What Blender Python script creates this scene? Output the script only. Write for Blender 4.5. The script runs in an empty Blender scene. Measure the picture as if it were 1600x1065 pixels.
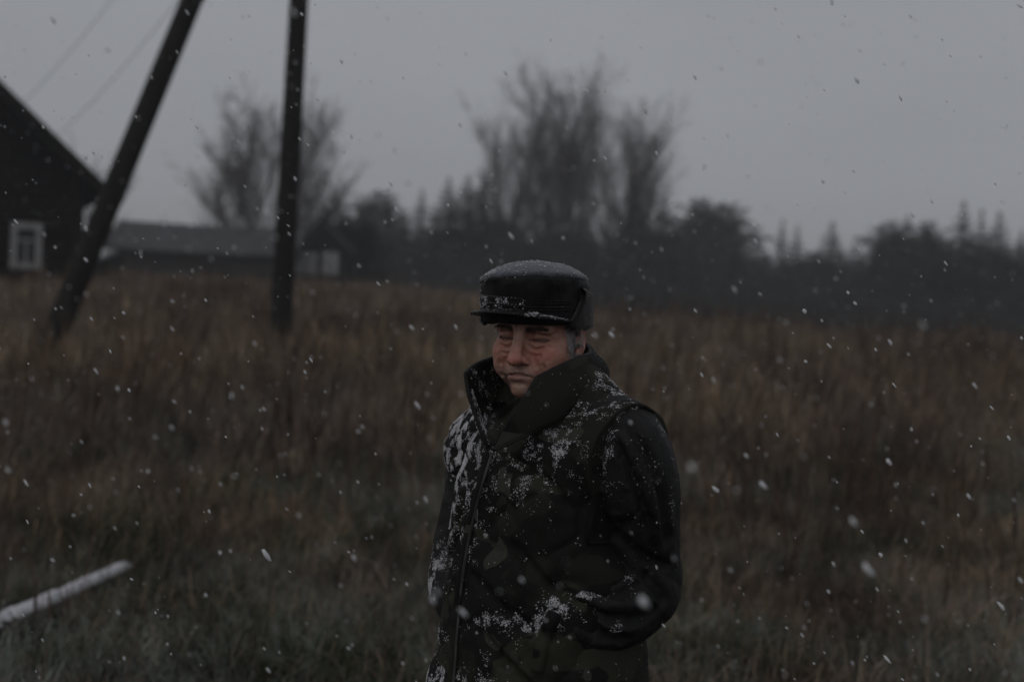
import bpy, bmesh, math, random
import numpy as np
from mathutils import Vector, Matrix
from mathutils.bvhtree import BVHTree

random.seed(7)
rng = np.random.default_rng(7)
R = math.radians
scene = bpy.context.scene

# ------------------------------------------------------------------ camera
CAM_H, FOCAL, SENSOR = 1.60, 50.0, 36.0
FPX = FOCAL / SENSOR * 1600.0          # focal length in photo pixels
PITCH, ROLL = R(1.34), R(2.8)
cam_loc = Vector((0, 0, CAM_H))
fwd = Vector((0, math.cos(PITCH), -math.sin(PITCH)))
up0 = Vector((0, math.sin(PITCH), math.cos(PITCH)))
rgt = Vector((1, 0, 0)) * math.cos(ROLL) + up0 * math.sin(ROLL)
upv = -Vector((1, 0, 0)) * math.sin(ROLL) + up0 * math.cos(ROLL)
cam = bpy.data.cameras.new('camera')
cam_ob = bpy.data.objects.new('camera', cam)
scene.collection.objects.link(cam_ob)
m = Matrix((rgt, upv, -fwd)).transposed().to_4x4()
m.translation = cam_loc
cam_ob.matrix_world = m
cam.lens = FOCAL; cam.sensor_width = SENSOR
cam.clip_start = 0.05; cam.clip_end = 3000
cam.dof.use_dof = True
cam.dof.focus_distance = 2.70
cam.dof.aperture_fstop = 2.6
scene.camera = cam_ob

# ------------------------------------------------------------------ light
SUN_EL, SUN_AZ = R(48), R(215)         # behind thick snow cloud, behind the camera's left shoulder
world = bpy.data.worlds.new('World'); scene.world = world
world.use_nodes = True
nt = world.node_tree; nt.nodes.clear()
w_out = nt.nodes.new('ShaderNodeOutputWorld')
w_bg = nt.nodes.new('ShaderNodeBackground'); w_bg.inputs['Strength'].default_value = 0.1
w_sky = nt.nodes.new('ShaderNodeTexSky'); w_sky.sky_type = 'NISHITA'; w_sky.sun_disc = False
w_sky.sun_elevation = SUN_EL; w_sky.sun_rotation = SUN_AZ
w_tc = nt.nodes.new('ShaderNodeTexCoord')
w_no = nt.nodes.new('ShaderNodeTexNoise'); w_no.inputs['Scale'].default_value = 1.6
w_no.inputs['Detail'].default_value = 4.0; w_no.inputs['Roughness'].default_value = 0.45
w_map = nt.nodes.new('ShaderNodeMapping'); w_map.inputs['Scale'].default_value = (1.0, 1.0, 2.6)
nt.links.new(w_tc.outputs['Generated'], w_map.inputs['Vector'])
nt.links.new(w_map.outputs['Vector'], w_no.inputs['Vector'])
w_cr = nt.nodes.new('ShaderNodeValToRGB')     # the overcast deck: even grey with faint lumps
w_cr.color_ramp.elements[0].position = 0.30; w_cr.color_ramp.elements[0].color = (2.48, 2.55, 2.75, 1)
w_cr.color_ramp.elements[1].position = 0.70; w_cr.color_ramp.elements[1].color = (3.08, 3.15, 3.35, 1)
nt.links.new(w_no.outputs['Fac'], w_cr.inputs['Fac'])
w_mx = nt.nodes.new('ShaderNodeMix'); w_mx.data_type = 'RGBA'; w_mx.inputs['Factor'].default_value = 0.97
nt.links.new(w_sky.outputs['Color'], w_mx.inputs['A'])
nt.links.new(w_cr.outputs['Color'], w_mx.inputs['B'])
nt.links.new(w_mx.outputs['Result'], w_bg.inputs['Color'])
nt.links.new(w_bg.outputs['Background'], w_out.inputs['Surface'])

sun = bpy.data.lights.new('sun', 'SUN'); sun.energy = 0.5; sun.angle = R(70); sun.color = (1.0, 0.96, 0.92)
sun_ob = bpy.data.objects.new('sun', sun); scene.collection.objects.link(sun_ob)
sd = Vector((math.sin(SUN_AZ) * math.cos(SUN_EL), math.cos(SUN_AZ) * math.cos(SUN_EL), math.sin(SUN_EL)))
sun_ob.rotation_euler = sd.to_track_quat('Z', 'Y').to_euler()
sun_ob.location = (0, 0, 30)

scene.view_settings.view_transform = 'Standard'
scene.view_settings.look = 'None'
scene.view_settings.exposure = 0.0
scene.view_settings.gamma = 1.0
scene.view_settings.use_curve_mapping = False
scene.render.engine = 'CYCLES'
cy = scene.cycles
cy.use_denoising = True
cy.max_bounces = 6; cy.diffuse_bounces = 3; cy.glossy_bounces = 2; cy.transmission_bounces = 4
cy.volume_bounces = 1; cy.transparent_max_bounces = 8
cy.sample_clamp_indirect = 4.0

# ------------------------------------------------------------------ helpers
COL = scene.collection
def P(px, py, d):
    """photo pixel and distance along the view -> world point"""
    return cam_loc + fwd * d + rgt * ((px - 800) / FPX * d) + upv * ((532.5 - py) / FPX * d)

def tag(o, label=None, cat=None, group=None, kind=None):
    if label: o['label'] = label
    if cat: o['category'] = cat
    if group: o['group'] = group
    if kind: o['kind'] = kind
    return o

def empty(name, loc=(0, 0, 0), rz=0.0):
    o = bpy.data.objects.new(name, None); COL.objects.link(o)
    o.location = loc; o.rotation_euler = (0, 0, rz); o.empty_display_size = 0.2
    return o

def mesh_obj(name, verts, faces, mat=None, parent=None, smooth=True, link=True):
    me = bpy.data.meshes.new(name)
    v = np.asarray(verts, dtype=np.float32).reshape(-1, 3)
    if isinstance(faces, np.ndarray):
        k = faces.shape[1]
        me.vertices.add(len(v)); me.vertices.foreach_set('co', v.ravel())
        me.loops.add(faces.size); me.loops.foreach_set('vertex_index', faces.astype(np.int32).ravel())
        me.polygons.add(len(faces))
        me.polygons.foreach_set('loop_start', np.arange(0, faces.size, k, dtype=np.int32))
        me.update(calc_edges=True); me.validate()
    else:
        me.from_pydata([tuple(p) for p in v], [], faces); me.update()
    if smooth:
        me.polygons.foreach_set('use_smooth', np.ones(len(me.polygons), dtype=bool))
    if mat: me.materials.append(mat)
    o = bpy.data.objects.new(name, me)
    if link: COL.objects.link(o)
    if parent: o.parent = parent
    return o

def copy_tree(o, parent=None):
    c = o.copy(); COL.objects.link(c); c.parent = parent
    for ch in list(o.children):
        copy_tree(ch, c)
    return c

class MB:
    """collects boxes, tubes and prisms into one mesh"""
    def __init__(s): s.v = []; s.f = []
    def add(s, vs, fs):
        n = len(s.v); s.v += [tuple(p) for p in vs]; s.f += [tuple(i + n for i in f) for f in fs]; return s
    def box(s, c, size, rot=None):
        vs = []
        for i in (-1, 1):
            for j in (-1, 1):
                for k in (-1, 1):
                    p = Vector((i * size[0] / 2, j * size[1] / 2, k * size[2] / 2))
                    if rot is not None: p = rot @ p
                    vs.append(Vector(c) + p)
        return s.add(vs, [(0, 1, 3, 2), (4, 6, 7, 5), (0, 4, 5, 1), (2, 3, 7, 6), (0, 2, 6, 4), (1, 5, 7, 3)])
    def tube(s, pts, radii, n=10, caps=True, jitter=0.0):
        pts = [Vector(p) for p in pts]; rings = []
        if not hasattr(radii, '__len__'): radii = [radii] * len(pts)
        t0 = (pts[-1] - pts[0]).normalized()
        ref = Vector((0, 0, 1)) if abs(t0.z) < 0.9 else Vector((1, 0, 0))
        vs = []
        for i, p in enumerate(pts):
            t = (pts[min(i + 1, len(pts) - 1)] - pts[max(i - 1, 0)]).normalized()
            a = t.cross(ref).normalized(); b = t.cross(a).normalized()
            for k in range(n):
                an = 2 * math.pi * k / n
                rr = radii[i] * (1 + jitter * random.uniform(-1, 1))
                vs.append(p + (a * math.cos(an) + b * math.sin(an)) * rr)
        fs = []
        for i in range(len(pts) - 1):
            for k in range(n):
                k2 = (k + 1) % n
                fs.append((i * n + k, i * n + k2, (i + 1) * n + k2, (i + 1) * n + k))
        if caps:
            fs.append(tuple(range(n))[::-1]); fs.append(tuple((len(pts) - 1) * n + k for k in range(n)))
        return s.add(vs, fs)
    def prism(s, poly, d):
        """extrude a polygon (list of 3-D points) by vector d"""
        n = len(poly); poly = [Vector(p) for p in poly]; d = Vector(d)
        vs = poly + [p + d for p in poly]
        fs = [tuple(range(n))[::-1], tuple(range(n, 2 * n))]
        for k in range(n):
            fs.append((k, (k + 1) % n, n + (k + 1) % n, n + k))
        return s.add(vs, fs)
    def build(s, name, mat, parent=None, smooth=False):
        return mesh_obj(name, s.v, s.f, mat, parent, smooth)

# ---- node materials
def new_mat(name, rough=0.85, spec=0.25):
    mt = bpy.data.materials.new(name); mt.use_nodes = True
    n = mt.node_tree; b = n.nodes['Principled BSDF']
    b.inputs['Roughness'].default_value = rough
    b.inputs['Specular IOR Level'].default_value = spec
    return mt, n, b

def noise_ramp(n, stops, scale=5.0, detail=5.0, rough=0.55, coords='Object', mapping=None, dist=0.0):
    tc = n.nodes.new('ShaderNodeTexCoord')
    vec = tc.outputs[coords]
    if coords == 'World':
        pass
    if mapping:
        mp = n.nodes.new('ShaderNodeMapping'); mp.inputs['Scale'].default_value = mapping
        n.links.new(vec, mp.inputs['Vector']); vec = mp.outputs['Vector']
    no = n.nodes.new('ShaderNodeTexNoise')
    no.inputs['Scale'].default_value = scale; no.inputs['Detail'].default_value = detail
    no.inputs['Roughness'].default_value = rough; no.inputs['Distortion'].default_value = dist
    n.links.new(vec, no.inputs['Vector'])
    cr = n.nodes.new('ShaderNodeValToRGB')
    el = cr.color_ramp.elements
    while len(el) < len(stops): el.new(0.5)
    for e, (p, c) in zip(el, stops):
        e.position = p; e.color = (*c, 1) if len(c) == 3 else c
    n.links.new(no.outputs['Fac'], cr.inputs['Fac'])
    return no, cr

def add_bump(n, b, src, strength=0.3, dist=0.01):
    bp = n.nodes.new('ShaderNodeBump'); bp.inputs['Strength'].default_value = strength
    bp.inputs['Distance'].default_value = dist
    n.links.new(src, bp.inputs['Height']); n.links.new(bp.outputs['Normal'], b.inputs['Normal'])

def simple(name, stops, scale=5.0, rough=0.85, spec=0.2, bump=0.2, bdist=0.01, mapping=None, detail=5.0, coords='Object'):
    mt, n, b = new_mat(name, rough, spec)
    no, cr = noise_ramp(n, stops, scale, detail, mapping=mapping, coords=coords)
    n.links.new(cr.outputs['Color'], b.inputs['Base Color'])
    if bump: add_bump(n, b, no.outputs['Fac'], bump, bdist)
    return mt

# ---- value noise for numpy shaping
_LAT = rng.random((32, 32, 32)).astype(np.float32)
def vnoise(x, y, z):
    xi = np.floor(x).astype(np.int32); yi = np.floor(y).astype(np.int32); zi = np.floor(z).astype(np.int32)
    fx = (x - xi).astype(np.float32); fy = (y - yi).astype(np.float32); fz = (z - zi).astype(np.float32)
    fx = fx * fx * (3 - 2 * fx); fy = fy * fy * (3 - 2 * fy); fz = fz * fz * (3 - 2 * fz)
    x0 = xi & 31; x1 = (xi + 1) & 31; y0 = yi & 31; y1 = (yi + 1) & 31; z0 = zi & 31; z1 = (zi + 1) & 31
    def L(a, b, c): return _LAT[a, b, c]
    c00 = L(x0, y0, z0) * (1 - fx) + L(x1, y0, z0) * fx
    c10 = L(x0, y1, z0) * (1 - fx) + L(x1, y1, z0) * fx
    c01 = L(x0, y0, z1) * (1 - fx) + L(x1, y0, z1) * fx
    c11 = L(x0, y1, z1) * (1 - fx) + L(x1, y1, z1) * fx
    c0 = c00 * (1 - fy) + c10 * fy; c1 = c01 * (1 - fy) + c11 * fy
    return (c0 * (1 - fz) + c1 * fz) * 2 - 1

def smin(a, b, k):
    h = np.clip(0.5 + 0.5 * (b - a) / k, 0, 1)
    return b * (1 - h) + a * h - k * h * (1 - h)
def smax(a, b, k): return -smin(-a, -b, k)

class Field:
    """signed distance field on a grid; shapes are blended in, then meshed with surface nets"""
    def __init__(s, lo, hi, h):
        s.lo = np.array(lo, float); s.h = h
        s.n = np.ceil((np.array(hi) - s.lo) / h).astype(int) + 1
        s.ax = [(s.lo[i] + np.arange(s.n[i]) * h).astype(np.float32) for i in range(3)]
        s.F = np.full(s.n, 1.0, np.float32)
    def grid(s, lo=None, hi=None):
        sl = []
        for i in range(3):
            a = 0 if lo is None else max(0, int((lo[i] - s.lo[i]) / s.h))
            b = s.n[i] if hi is None else min(s.n[i], int((hi[i] - s.lo[i]) / s.h) + 2)
            sl.append(slice(a, max(a, b)))
        sl = tuple(sl)
        return sl, s.ax[0][sl[0]][:, None, None], s.ax[1][sl[1]][None, :, None], s.ax[2][sl[2]][None, None, :]
    def mix(s, sl, d, k, sub):
        if d.size == 0: return
        F = s.F[sl]
        s.F[sl] = smax(F, -d, k) if sub else smin(F, d, k)
    def ell(s, c, r, k=0.01, sub=False, rot=None):
        m = max(r) + k + 0.012
        sl, X, Y, Z = s.grid([c[i] - m for i in range(3)], [c[i] + m for i in range(3)])
        x, y, z = X - c[0], Y - c[1], Z - c[2]
        if rot is not None:
            Mx = np.array(rot.transposed())
            x, y, z = (Mx[0][0] * x + Mx[0][1] * y + Mx[0][2] * z, Mx[1][0] * x + Mx[1][1] * y + Mx[1][2] * z,
                       Mx[2][0] * x + Mx[2][1] * y + Mx[2][2] * z)
        k0 = np.sqrt((x / r[0]) ** 2 + (y / r[1]) ** 2 + (z / r[2]) ** 2) + 1e-6
        k1 = np.sqrt((x / r[0] ** 2) ** 2 + (y / r[1] ** 2) ** 2 + (z / r[2] ** 2) ** 2) + 1e-6
        s.mix(sl, k0 * (k0 - 1) / k1, k, sub)
    def cap(s, a, b, ra, rb, k=0.01, sub=False):
        m = max(ra, rb) + k + 0.012
        sl, X, Y, Z = s.grid([min(a[i], b[i]) - m for i in range(3)], [max(a[i], b[i]) + m for i in range(3)])
        ab = [b[i] - a[i] for i in range(3)]; L = sum(q * q for q in ab) + 1e-9
        t = np.clip(((X - a[0]) * ab[0] + (Y - a[1]) * ab[1] + (Z - a[2]) * ab[2]) / L, 0, 1)
        d = np.sqrt((X - a[0] - t * ab[0]) ** 2 + (Y - a[1] - t * ab[1]) ** 2 + (Z - a[2] - t * ab[2]) ** 2)
        s.mix(sl, d - (ra + (rb - ra) * t), k, sub)
    def path(s, pts, radii, k=0.01, sub=False):
        for i in range(len(pts) - 1):
            s.cap(pts[i], pts[i + 1], radii[i], radii[i + 1], k, sub)
    def surf(s, x, z, sign=1):
        """y of the outermost surface in the column (x, z), seen from +y or -y"""
        i = int(round((x - s.lo[0]) / s.h)); k = int(round((z - s.lo[2]) / s.h))
        col = s.F[min(max(i, 0), s.n[0] - 1), :, min(max(k, 0), s.n[2] - 1)]
        ins = np.where(col < 0)[0]
        if len(ins) == 0: return None
        j = ins[-1] if sign > 0 else ins[0]
        j2 = min(max(j + sign, 0), s.n[1] - 1)
        t = col[j] / (col[j] - col[j2]) if col[j] != col[j2] else 0
        return s.ax[1][j] + sign * t * s.h
    def crease(s, pts, r, k, sign=1, depth=0.0, n=16, sub=True):
        """groove (or ridge) that follows the surface along (x, z) points, tapering at both ends"""
        out = []; rad = []
        for u, (x, z) in zip(np.linspace(0, 1, n), catmull(pts, n)):
            y = s.surf(x, z, sign)
            if y is None: continue
            rr = r * (0.35 + 0.65 * math.sin(math.pi * min(max(u, 0.03), 0.97)) ** 0.6)
            out.append((x, y - sign * depth, z)); rad.append(rr)
        if len(out) > 1: s.path(out, rad, k, sub)
    def mesh(s):
        F = s.F; ins = F < 0
        nx, ny, nz = F.shape
        c = np.zeros((nx - 1, ny - 1, nz - 1), np.int8)
        for i in (0, 1):
            for j in (0, 1):
                for k in (0, 1):
                    c += ins[i:nx - 1 + i, j:ny - 1 + j, k:nz - 1 + k]
        act = (c > 0) & (c < 8)
        idx = np.full(act.shape, -1, np.int64)
        A = np.argwhere(act); idx[act] = np.arange(len(A))
        acc = np.zeros((len(A), 3)); cnt = np.zeros(len(A))
        cor = [(i, j, k) for i in (0, 1) for j in (0, 1) for k in (0, 1)]
        for p in cor:
            for axis in range(3):
                if p[axis] == 1: continue
                q = list(p); q[axis] = 1
                fa = F[A[:, 0] + p[0], A[:, 1] + p[1], A[:, 2] + p[2]]
                fb = F[A[:, 0] + q[0], A[:, 1] + q[1], A[:, 2] + q[2]]
                cr = (fa < 0) != (fb < 0)
                t = np.where(cr, fa / np.where(fa - fb == 0, 1, fa - fb), 0)
                pos = np.array(p, float)[None, :].repeat(len(A), 0); pos[:, axis] += t
                acc[cr] += pos[cr]; cnt[cr] += 1
        V = s.lo + (A + acc / np.maximum(cnt, 1)[:, None]) * s.h
        quads = []
        for axis in range(3):
            o1, o2 = [(1, 2), (2, 0), (0, 1)][axis]
            sa = [slice(1, -1)] * 3; sb = [slice(1, -1)] * 3
            sa[axis] = slice(0, -1); sb[axis] = slice(1, None)
            a = ins[tuple(sa)]; b = ins[tuple(sb)]
            for flip in (False, True):
                E = np.argwhere((a & ~b) if not flip else (~a & b))
                if len(E) == 0: continue
                off = np.ones(3, int); off[axis] = 0
                E = E + off
                def cell(d1, d2):
                    Q = E.copy(); Q[:, o1] += d1; Q[:, o2] += d2
                    return idx[Q[:, 0], Q[:, 1], Q[:, 2]]
                q = np.stack([cell(-1, -1), cell(0, -1), cell(0, 0), cell(-1, 0)], 1)
                quads.append(q[:, ::-1] if flip else q)
        Q = np.concatenate(quads)
        Q = Q[(Q >= 0).all(1)]
        return V, Q

def relax(V, Q, it=2, lam=0.5):
    V = V.copy()
    e = np.concatenate([Q[:, [0, 1]], Q[:, [1, 2]], Q[:, [2, 3]], Q[:, [3, 0]]])
    for _ in range(it):
        acc = np.zeros_like(V); cnt = np.zeros(len(V))
        for a, b in ((0, 1), (1, 0)):
            for ax in range(3):
                acc[:, ax] += np.bincount(e[:, a], V[e[:, b], ax], len(V))
            cnt += np.bincount(e[:, a], minlength=len(V))
        V = V * (1 - lam) + lam * acc / np.maximum(cnt, 1)[:, None]
    return V

def catmull(pts, n):
    """n points along a smooth curve through pts (any dimension)"""
    p = np.array(pts, float); k = len(p); t = np.linspace(0, k - 1, n)
    i = np.clip(t.astype(int), 0, k - 2); u = (t - i)[:, None]
    p0 = p[np.maximum(i - 1, 0)]; p1 = p[i]; p2 = p[i + 1]; p3 = p[np.minimum(i + 2, k - 1)]
    return 0.5 * ((2 * p1) + (-p0 + p2) * u + (2 * p0 - 5 * p1 + 4 * p2 - p3) * u ** 2 + (-p0 + 3 * p1 - 3 * p2 + p3) * u ** 3)

def segs_mesh(A, B, ra, rb, n=3):
    """open prisms for many segments at once"""
    A = np.asarray(A, float); B = np.asarray(B, float)
    ra = np.broadcast_to(ra, len(A)); rb = np.broadcast_to(rb, len(A))
    t = B - A; t /= np.linalg.norm(t, axis=1)[:, None] + 1e-9
    ref = np.where(np.abs(t[:, 2:3]) < 0.9, np.array([[0, 0, 1.0]]), np.array([[1.0, 0, 0]]))
    u = np.cross(t, ref); u /= np.linalg.norm(u, axis=1)[:, None] + 1e-9
    w = np.cross(t, u)
    V = np.zeros((len(A), 2 * n, 3))
    for k in range(n):
        an = 2 * math.pi * k / n; d = u * math.cos(an) + w * math.sin(an)
        V[:, k] = A + d * ra[:, None]; V[:, n + k] = B + d * rb[:, None]
    base = np.arange(len(A))[:, None] * 2 * n
    fs = [base + np.array([k, (k + 1) % n, n + (k + 1) % n, n + k]) for k in range(n)]
    return V.reshape(-1, 3), np.concatenate(fs)

# ------------------------------------------------------------------ ground
def sstep(a, b, t):
    s = np.clip((t - a) / (b - a), 0, 1); return s * s * (3 - 2 * s)
def gz(x, y):
    x = np.asarray(x, float); y = np.asarray(y, float)
    h = 1.12 * sstep(1, 28, y) + 0.6 * sstep(20, -8, x) * sstep(20, 55, y)
    h = h - 1.15 * sstep(-7, 14, x) * sstep(12, 52, y) - 0.12 * sstep(-4, -8, x) * sstep(20, 28, y)
    h = h + 0.05 * vnoise(x * 0.35 + 3, y * 0.35 + 9, np.zeros_like(x) + 0.5) * sstep(4.5, 8, np.abs(y))
    return h
def gzf(x, y): return float(gz(np.array([x]), np.array([y]))[0])

mt_ground, n, b = new_mat('field_soil', 0.95, 0.1)
no, cr = noise_ramp(n, [(0.3, (0.018, 0.014, 0.010)), (0.55, (0.034, 0.027, 0.017)), (0.75, (0.030, 0.034, 0.018))], 0.6, 8)
n.links.new(cr.outputs['Color'], b.inputs['Base Color'])
no2, _ = noise_ramp(n, [(0, (0, 0, 0)), (1, (1, 1, 1))], 14, 6)
add_bump(n, b, no2.outputs['Fac'], 0.8, 0.05)

gx = np.concatenate([np.linspace(-420, -60, 25), np.linspace(-56, 56, 141), np.linspace(60, 420, 25)])
gy = np.concatenate([np.linspace(-60, 2, 20), np.linspace(2.5, 40, 120), np.linspace(41, 140, 90), np.linspace(150, 600, 25)])
GX, GY = np.meshgrid(gx, gy, indexing='ij'); GZ = gz(GX, GY)
V = np.stack([GX, GY, GZ], -1).reshape(-1, 3)
ii, jj = np.meshgrid(np.arange(len(gx) - 1), np.arange(len(gy) - 1), indexing='ij')
q = (ii * len(gy) + jj).ravel()
tag(mesh_obj('ground', V, np.stack([q, q + len(gy), q + len(gy) + 1, q + 1], 1), mt_ground), 'dark rough meadow soil under the grass', None, None, 'structure')

# ------------------------------------------------------------------ bare trees
mt_bark = simple('dark_bark', [(0.3, (0.020, 0.017, 0.015)), (0.7, (0.055, 0.048, 0.042))], 9, 0.9, 0.15, 0.5, 0.02)
mt_twig = simple('bare_twigs', [(0.3, (0.030, 0.024, 0.021)), (0.7, (0.060, 0.048, 0.042))], 3, 0.9, 0.15, 0)

def bare_tree(name, base, height, spread, stems, seed, fan=0.5, limb_n=9, br_n=7, twig_n=7, lean=0.0):
    """multi-stemmed leafless broadleaf tree: stems > limbs > branches > twigs, all sweeping upwards"""
    r = random.Random(seed)
    segs = {0: [], 1: []}
    def branch(p, d, L, rad, level, steps):
        pts = [p.copy()]; dirs = []
        d = d.normalized()
        for i in range(steps):
            up = 0.10 if level < 2 else 0.06
            d = (d + Vector((r.gauss(0, 0.065), r.gauss(0, 0.065), r.gauss(0, 0.05) + up))).normalized()
            q = pts[-1] + d * (L / steps)
            r0 = rad * (1 - 0.75 * i / steps); r1 = rad * (1 - 0.75 * (i + 1) / steps)
            segs[0 if level < 2 else 1].append((pts[-1][:], q[:], r0, r1))
            pts.append(q); dirs.append(d.copy())
        if level >= 3: return
        cnt = [limb_n, br_n, twig_n][level]
        for c in range(cnt):
            t = r.uniform(0.22 if level == 0 else 0.12, 1.0)
            i = min(int(t * steps), steps - 1); u = t * steps - i
            pp = pts[i].lerp(pts[i + 1], u); dd = dirs[i]
            side = Vector((r.gauss(0, 1), r.gauss(0, 1), r.gauss(0, 0.35))); side = (side - dd * side.dot(dd)).normalized()
            ang = r.uniform(0.28, 0.70) if level else r.uniform(0.28, 0.62)
            nd = dd * math.cos(ang) + side * math.sin(ang)
            nL = L * r.uniform(0.30, 0.52) * (1.15 - 0.55 * t) * (spread if level == 0 else 1.0)
            branch(pp, nd, nL, max(rad * (1 - 0.75 * t) * 0.55, 0.006), level + 1, [0, 5, 4, 3][level + 1])
    for s in range(stems):
        k = 2 * (s + 0.5) / stems - 1 + r.uniform(-0.08, 0.08)
        d = Vector((k * fan + lean, r.uniform(-0.6, 0.6) * fan, 1.0))
        branch(Vector((k * 0.25, r.uniform(-.15, .15), -0.15)), d, height * r.uniform(0.90, 1.02) * (1.0 - 0.30 * k * k), height * 0.009, 0, 8)
    root = empty(name, base)
    for lv, pn, mt, nn in ((0, 'trunk', mt_bark, 6), (1, 'crown', mt_twig, 3)):
        S = segs[lv]
        V, Q = segs_mesh([a[0] for a in S], [a[1] for a in S], np.array([a[2] for a in S]), np.array([a[3] for a in S]), nn)
        mesh_obj(pn, V, Q, mt, root)
    return root

def ground_pt(px, d, dz=0.0):
    p = P(px, 480, d); return Vector((p.x, p.y, gzf(p.x, p.y) + dz))

t = bare_tree('bare_tree', ground_pt(412, 62), 6.9, 1.55, 13, 13, 1.02, 11, 11, 10)
tag(t, 'round leafless many-stemmed tree rising behind the low shed and the upright pole', 'tree', 'bare broadleaf trees')
t = bare_tree('bare_tree', ground_pt(868, 96), 15.6, 1.15, 8, 23, 0.24, 15, 11, 11)
tag(t, 'tallest leafless tree, straight above the man\'s cap', 'tree', 'bare broadleaf trees')
t = bare_tree('bare_tree', ground_pt(966, 94), 13.6, 1.1, 7, 35, 0.24, 15, 11, 11, 0.06)
tag(t, 'leafless tree leaning right, on the right of the tallest bare tree', 'tree', 'bare broadleaf trees')
t = bare_tree('bare_tree', ground_pt(790, 99), 12.3, 1.2, 6, 47, 0.20, 14, 10, 10, -0.05)
tag(t, 'thinner leafless tree on the left of the tallest bare tree', 'tree', 'bare broadleaf trees')
t = bare_tree('bare_bush', ground_pt(132, 41), 3.7, 1.1, 5, 59, 0.42, 6, 5, 5, -0.02)
tag(t, 'bare bush with twigs poking out above the eave of the dark house', 'bush')

# ------------------------------------------------------------------ conifers
mt_needle, n, b = new_mat('conifer_needles', 0.8, 0.2)
oi = n.nodes.new('ShaderNodeObjectInfo')
no, cr = noise_ramp(n, [(0.3, (0.009, 0.012, 0.009)), (0.6, (0.018, 0.024, 0.016)), (0.85, (0.032, 0.037, 0.027))], 1.6, 4)
hs = n.nodes.new('ShaderNodeHueSaturation')
mr = n.nodes.new('ShaderNodeMapRange'); mr.inputs['To Min'].default_value = 0.75; mr.inputs['To Max'].default_value = 1.3
n.links.new(oi.outputs['Random'], mr.inputs['Value']); n.links.new(mr.outputs['Result'], hs.inputs['Value'])
n.links.new(cr.outputs['Color'], hs.inputs['Color']); n.links.new(hs.outputs['Color'], b.inputs['Base Color'])

def conifer_meshes(seed, H, width, whorls, shape):
    """trunk and crown meshes of one conifer of height H"""
    r = random.Random(seed)
    tv, tf = segs_mesh([(0, 0, -0.3), (0, 0, H * 0.5)], [(0, 0, H * 0.5), (r.uniform(-.05, .05), 0, H)], np.array([H * 0.014, H * 0.009]), np.array([H * 0.009, 0.008]), 7)
    V = []; F = []
    def spray(a, d, L, w, up):
        s = d.cross(up).normalized() * w
        k = len(V)
        V.extend([a[:], (a + d * L * 0.45 + s)[:], (a + d * L)[:], (a + d * L * 0.45 - s)[:]])
        F.append((k, k + 1, k + 2, k + 3))
    for i in range(whorls):
        u = (i + r.uniform(-0.3, 0.3)) / whorls
        u = min(max(u, 0.0), 0.995)
        z = H * (0.05 + 0.95 * u)
        if shape == 'spire': rad = width * (1 - u) ** 1.0 * r.uniform(0.8, 1.15)
        elif shape == 'round': rad = width * (math.sqrt(max(0, 1 - (u * 1.02 - 0.15) ** 2 / 0.76))) * r.uniform(0.75, 1.1)
        else: rad = width * (1 - u ** 1.8) * r.uniform(0.7, 1.15)
        rad = max(rad, 0.06)
        nb = r.randint(6, 8) if u < 0.85 else 5
        a0 = r.uniform(0, 6.28)
        for k in range(nb):
            an = a0 + k * 6.283 / nb + r.uniform(-0.25, 0.25)
            Lb = rad * r.uniform(0.65, 1.1)
            out = Vector((math.cos(an), math.sin(an), 0))
            slope = (-0.35 + 0.9 * u) if shape != 'round' else (0.1 + 0.5 * u)
            p = Vector((0, 0, z)); d = (out + Vector((0, 0, slope))).normalized()
            ns = max(3, int(Lb / 0.17))
            for j in range(ns):
                t = (j + 0.5) / ns
                pp = p + d * (Lb * t) + Vector((0, 0, 0.10 * Lb * (t * t)))
                for sd in (-1, 1):
                    side = Vector((-out.y, out.x, 0)) * sd
                    dd = (out * r.uniform(0.4, 0.9) + side * r.uniform(0.5, 1.0) + Vector((0, 0, r.uniform(-0.55, 0.1)))).normalized()
                    spray(pp, dd, min(0.22, 0.05 + 0.35 * Lb) + 0.40 * Lb * (1 - 0.6 * t) * r.uniform(0.7, 1.2), min(1.0, 0.35 + 0.8 * Lb) * (0.10 + 0.07 * r.random()), Vector((r.uniform(-.4, .4), r.uniform(-.4, .4), 1)))
            spray(p + d * Lb * 0.85, d, min(0.30, 0.08 + 0.4 * Lb), 0.05, Vector((0, 0, 1)))
    spray(Vector((0, 0, H - 0.25)), Vector((0, 0, 1)), 0.45, 0.05, Vector((1, 0, 0)))
    tm = mesh_obj('trunk', tv, tf, mt_bark, link=False).data
    cm = mesh_obj('crown', V, np.array(F), mt_needle, smooth=False, link=False).data
    return tm, cm

CON = [conifer_meshes(101, 9.0, 1.5, 36, 'spire'), conifer_meshes(102, 9.0, 1.9, 38, 'spire'), conifer_meshes(103, 9.0, 1.15, 34, 'spire'),
       conifer_meshes(104, 9.0, 2.1, 36, 'round'), conifer_meshes(105, 9.0, 1.8, 36, 'broad')]
def conifer(px, d, top_py, kind, label, group, wid=1.0, nm=None, cat='tree'):
    g = ground_pt(px, d)
    top = P(px, top_py, d)
    s = max(0.10, (top.z - g.z) / 9.0)
    name = ['spruce_tree', 'spruce_tree', 'spruce_tree', 'pine_tree', 'spruce_tree'][kind]
    root = empty(nm or name, g, random.uniform(0, 6.28)); root.scale = (s * wid * 1.5, s * wid * 1.5, s)
    for me, pn in zip(CON[kind], ('trunk', 'crown')):
        o = bpy.data.objects.new(pn, me); COL.objects.link(o); o.parent = root
    tag(root, label, cat, group)
    return root

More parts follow.
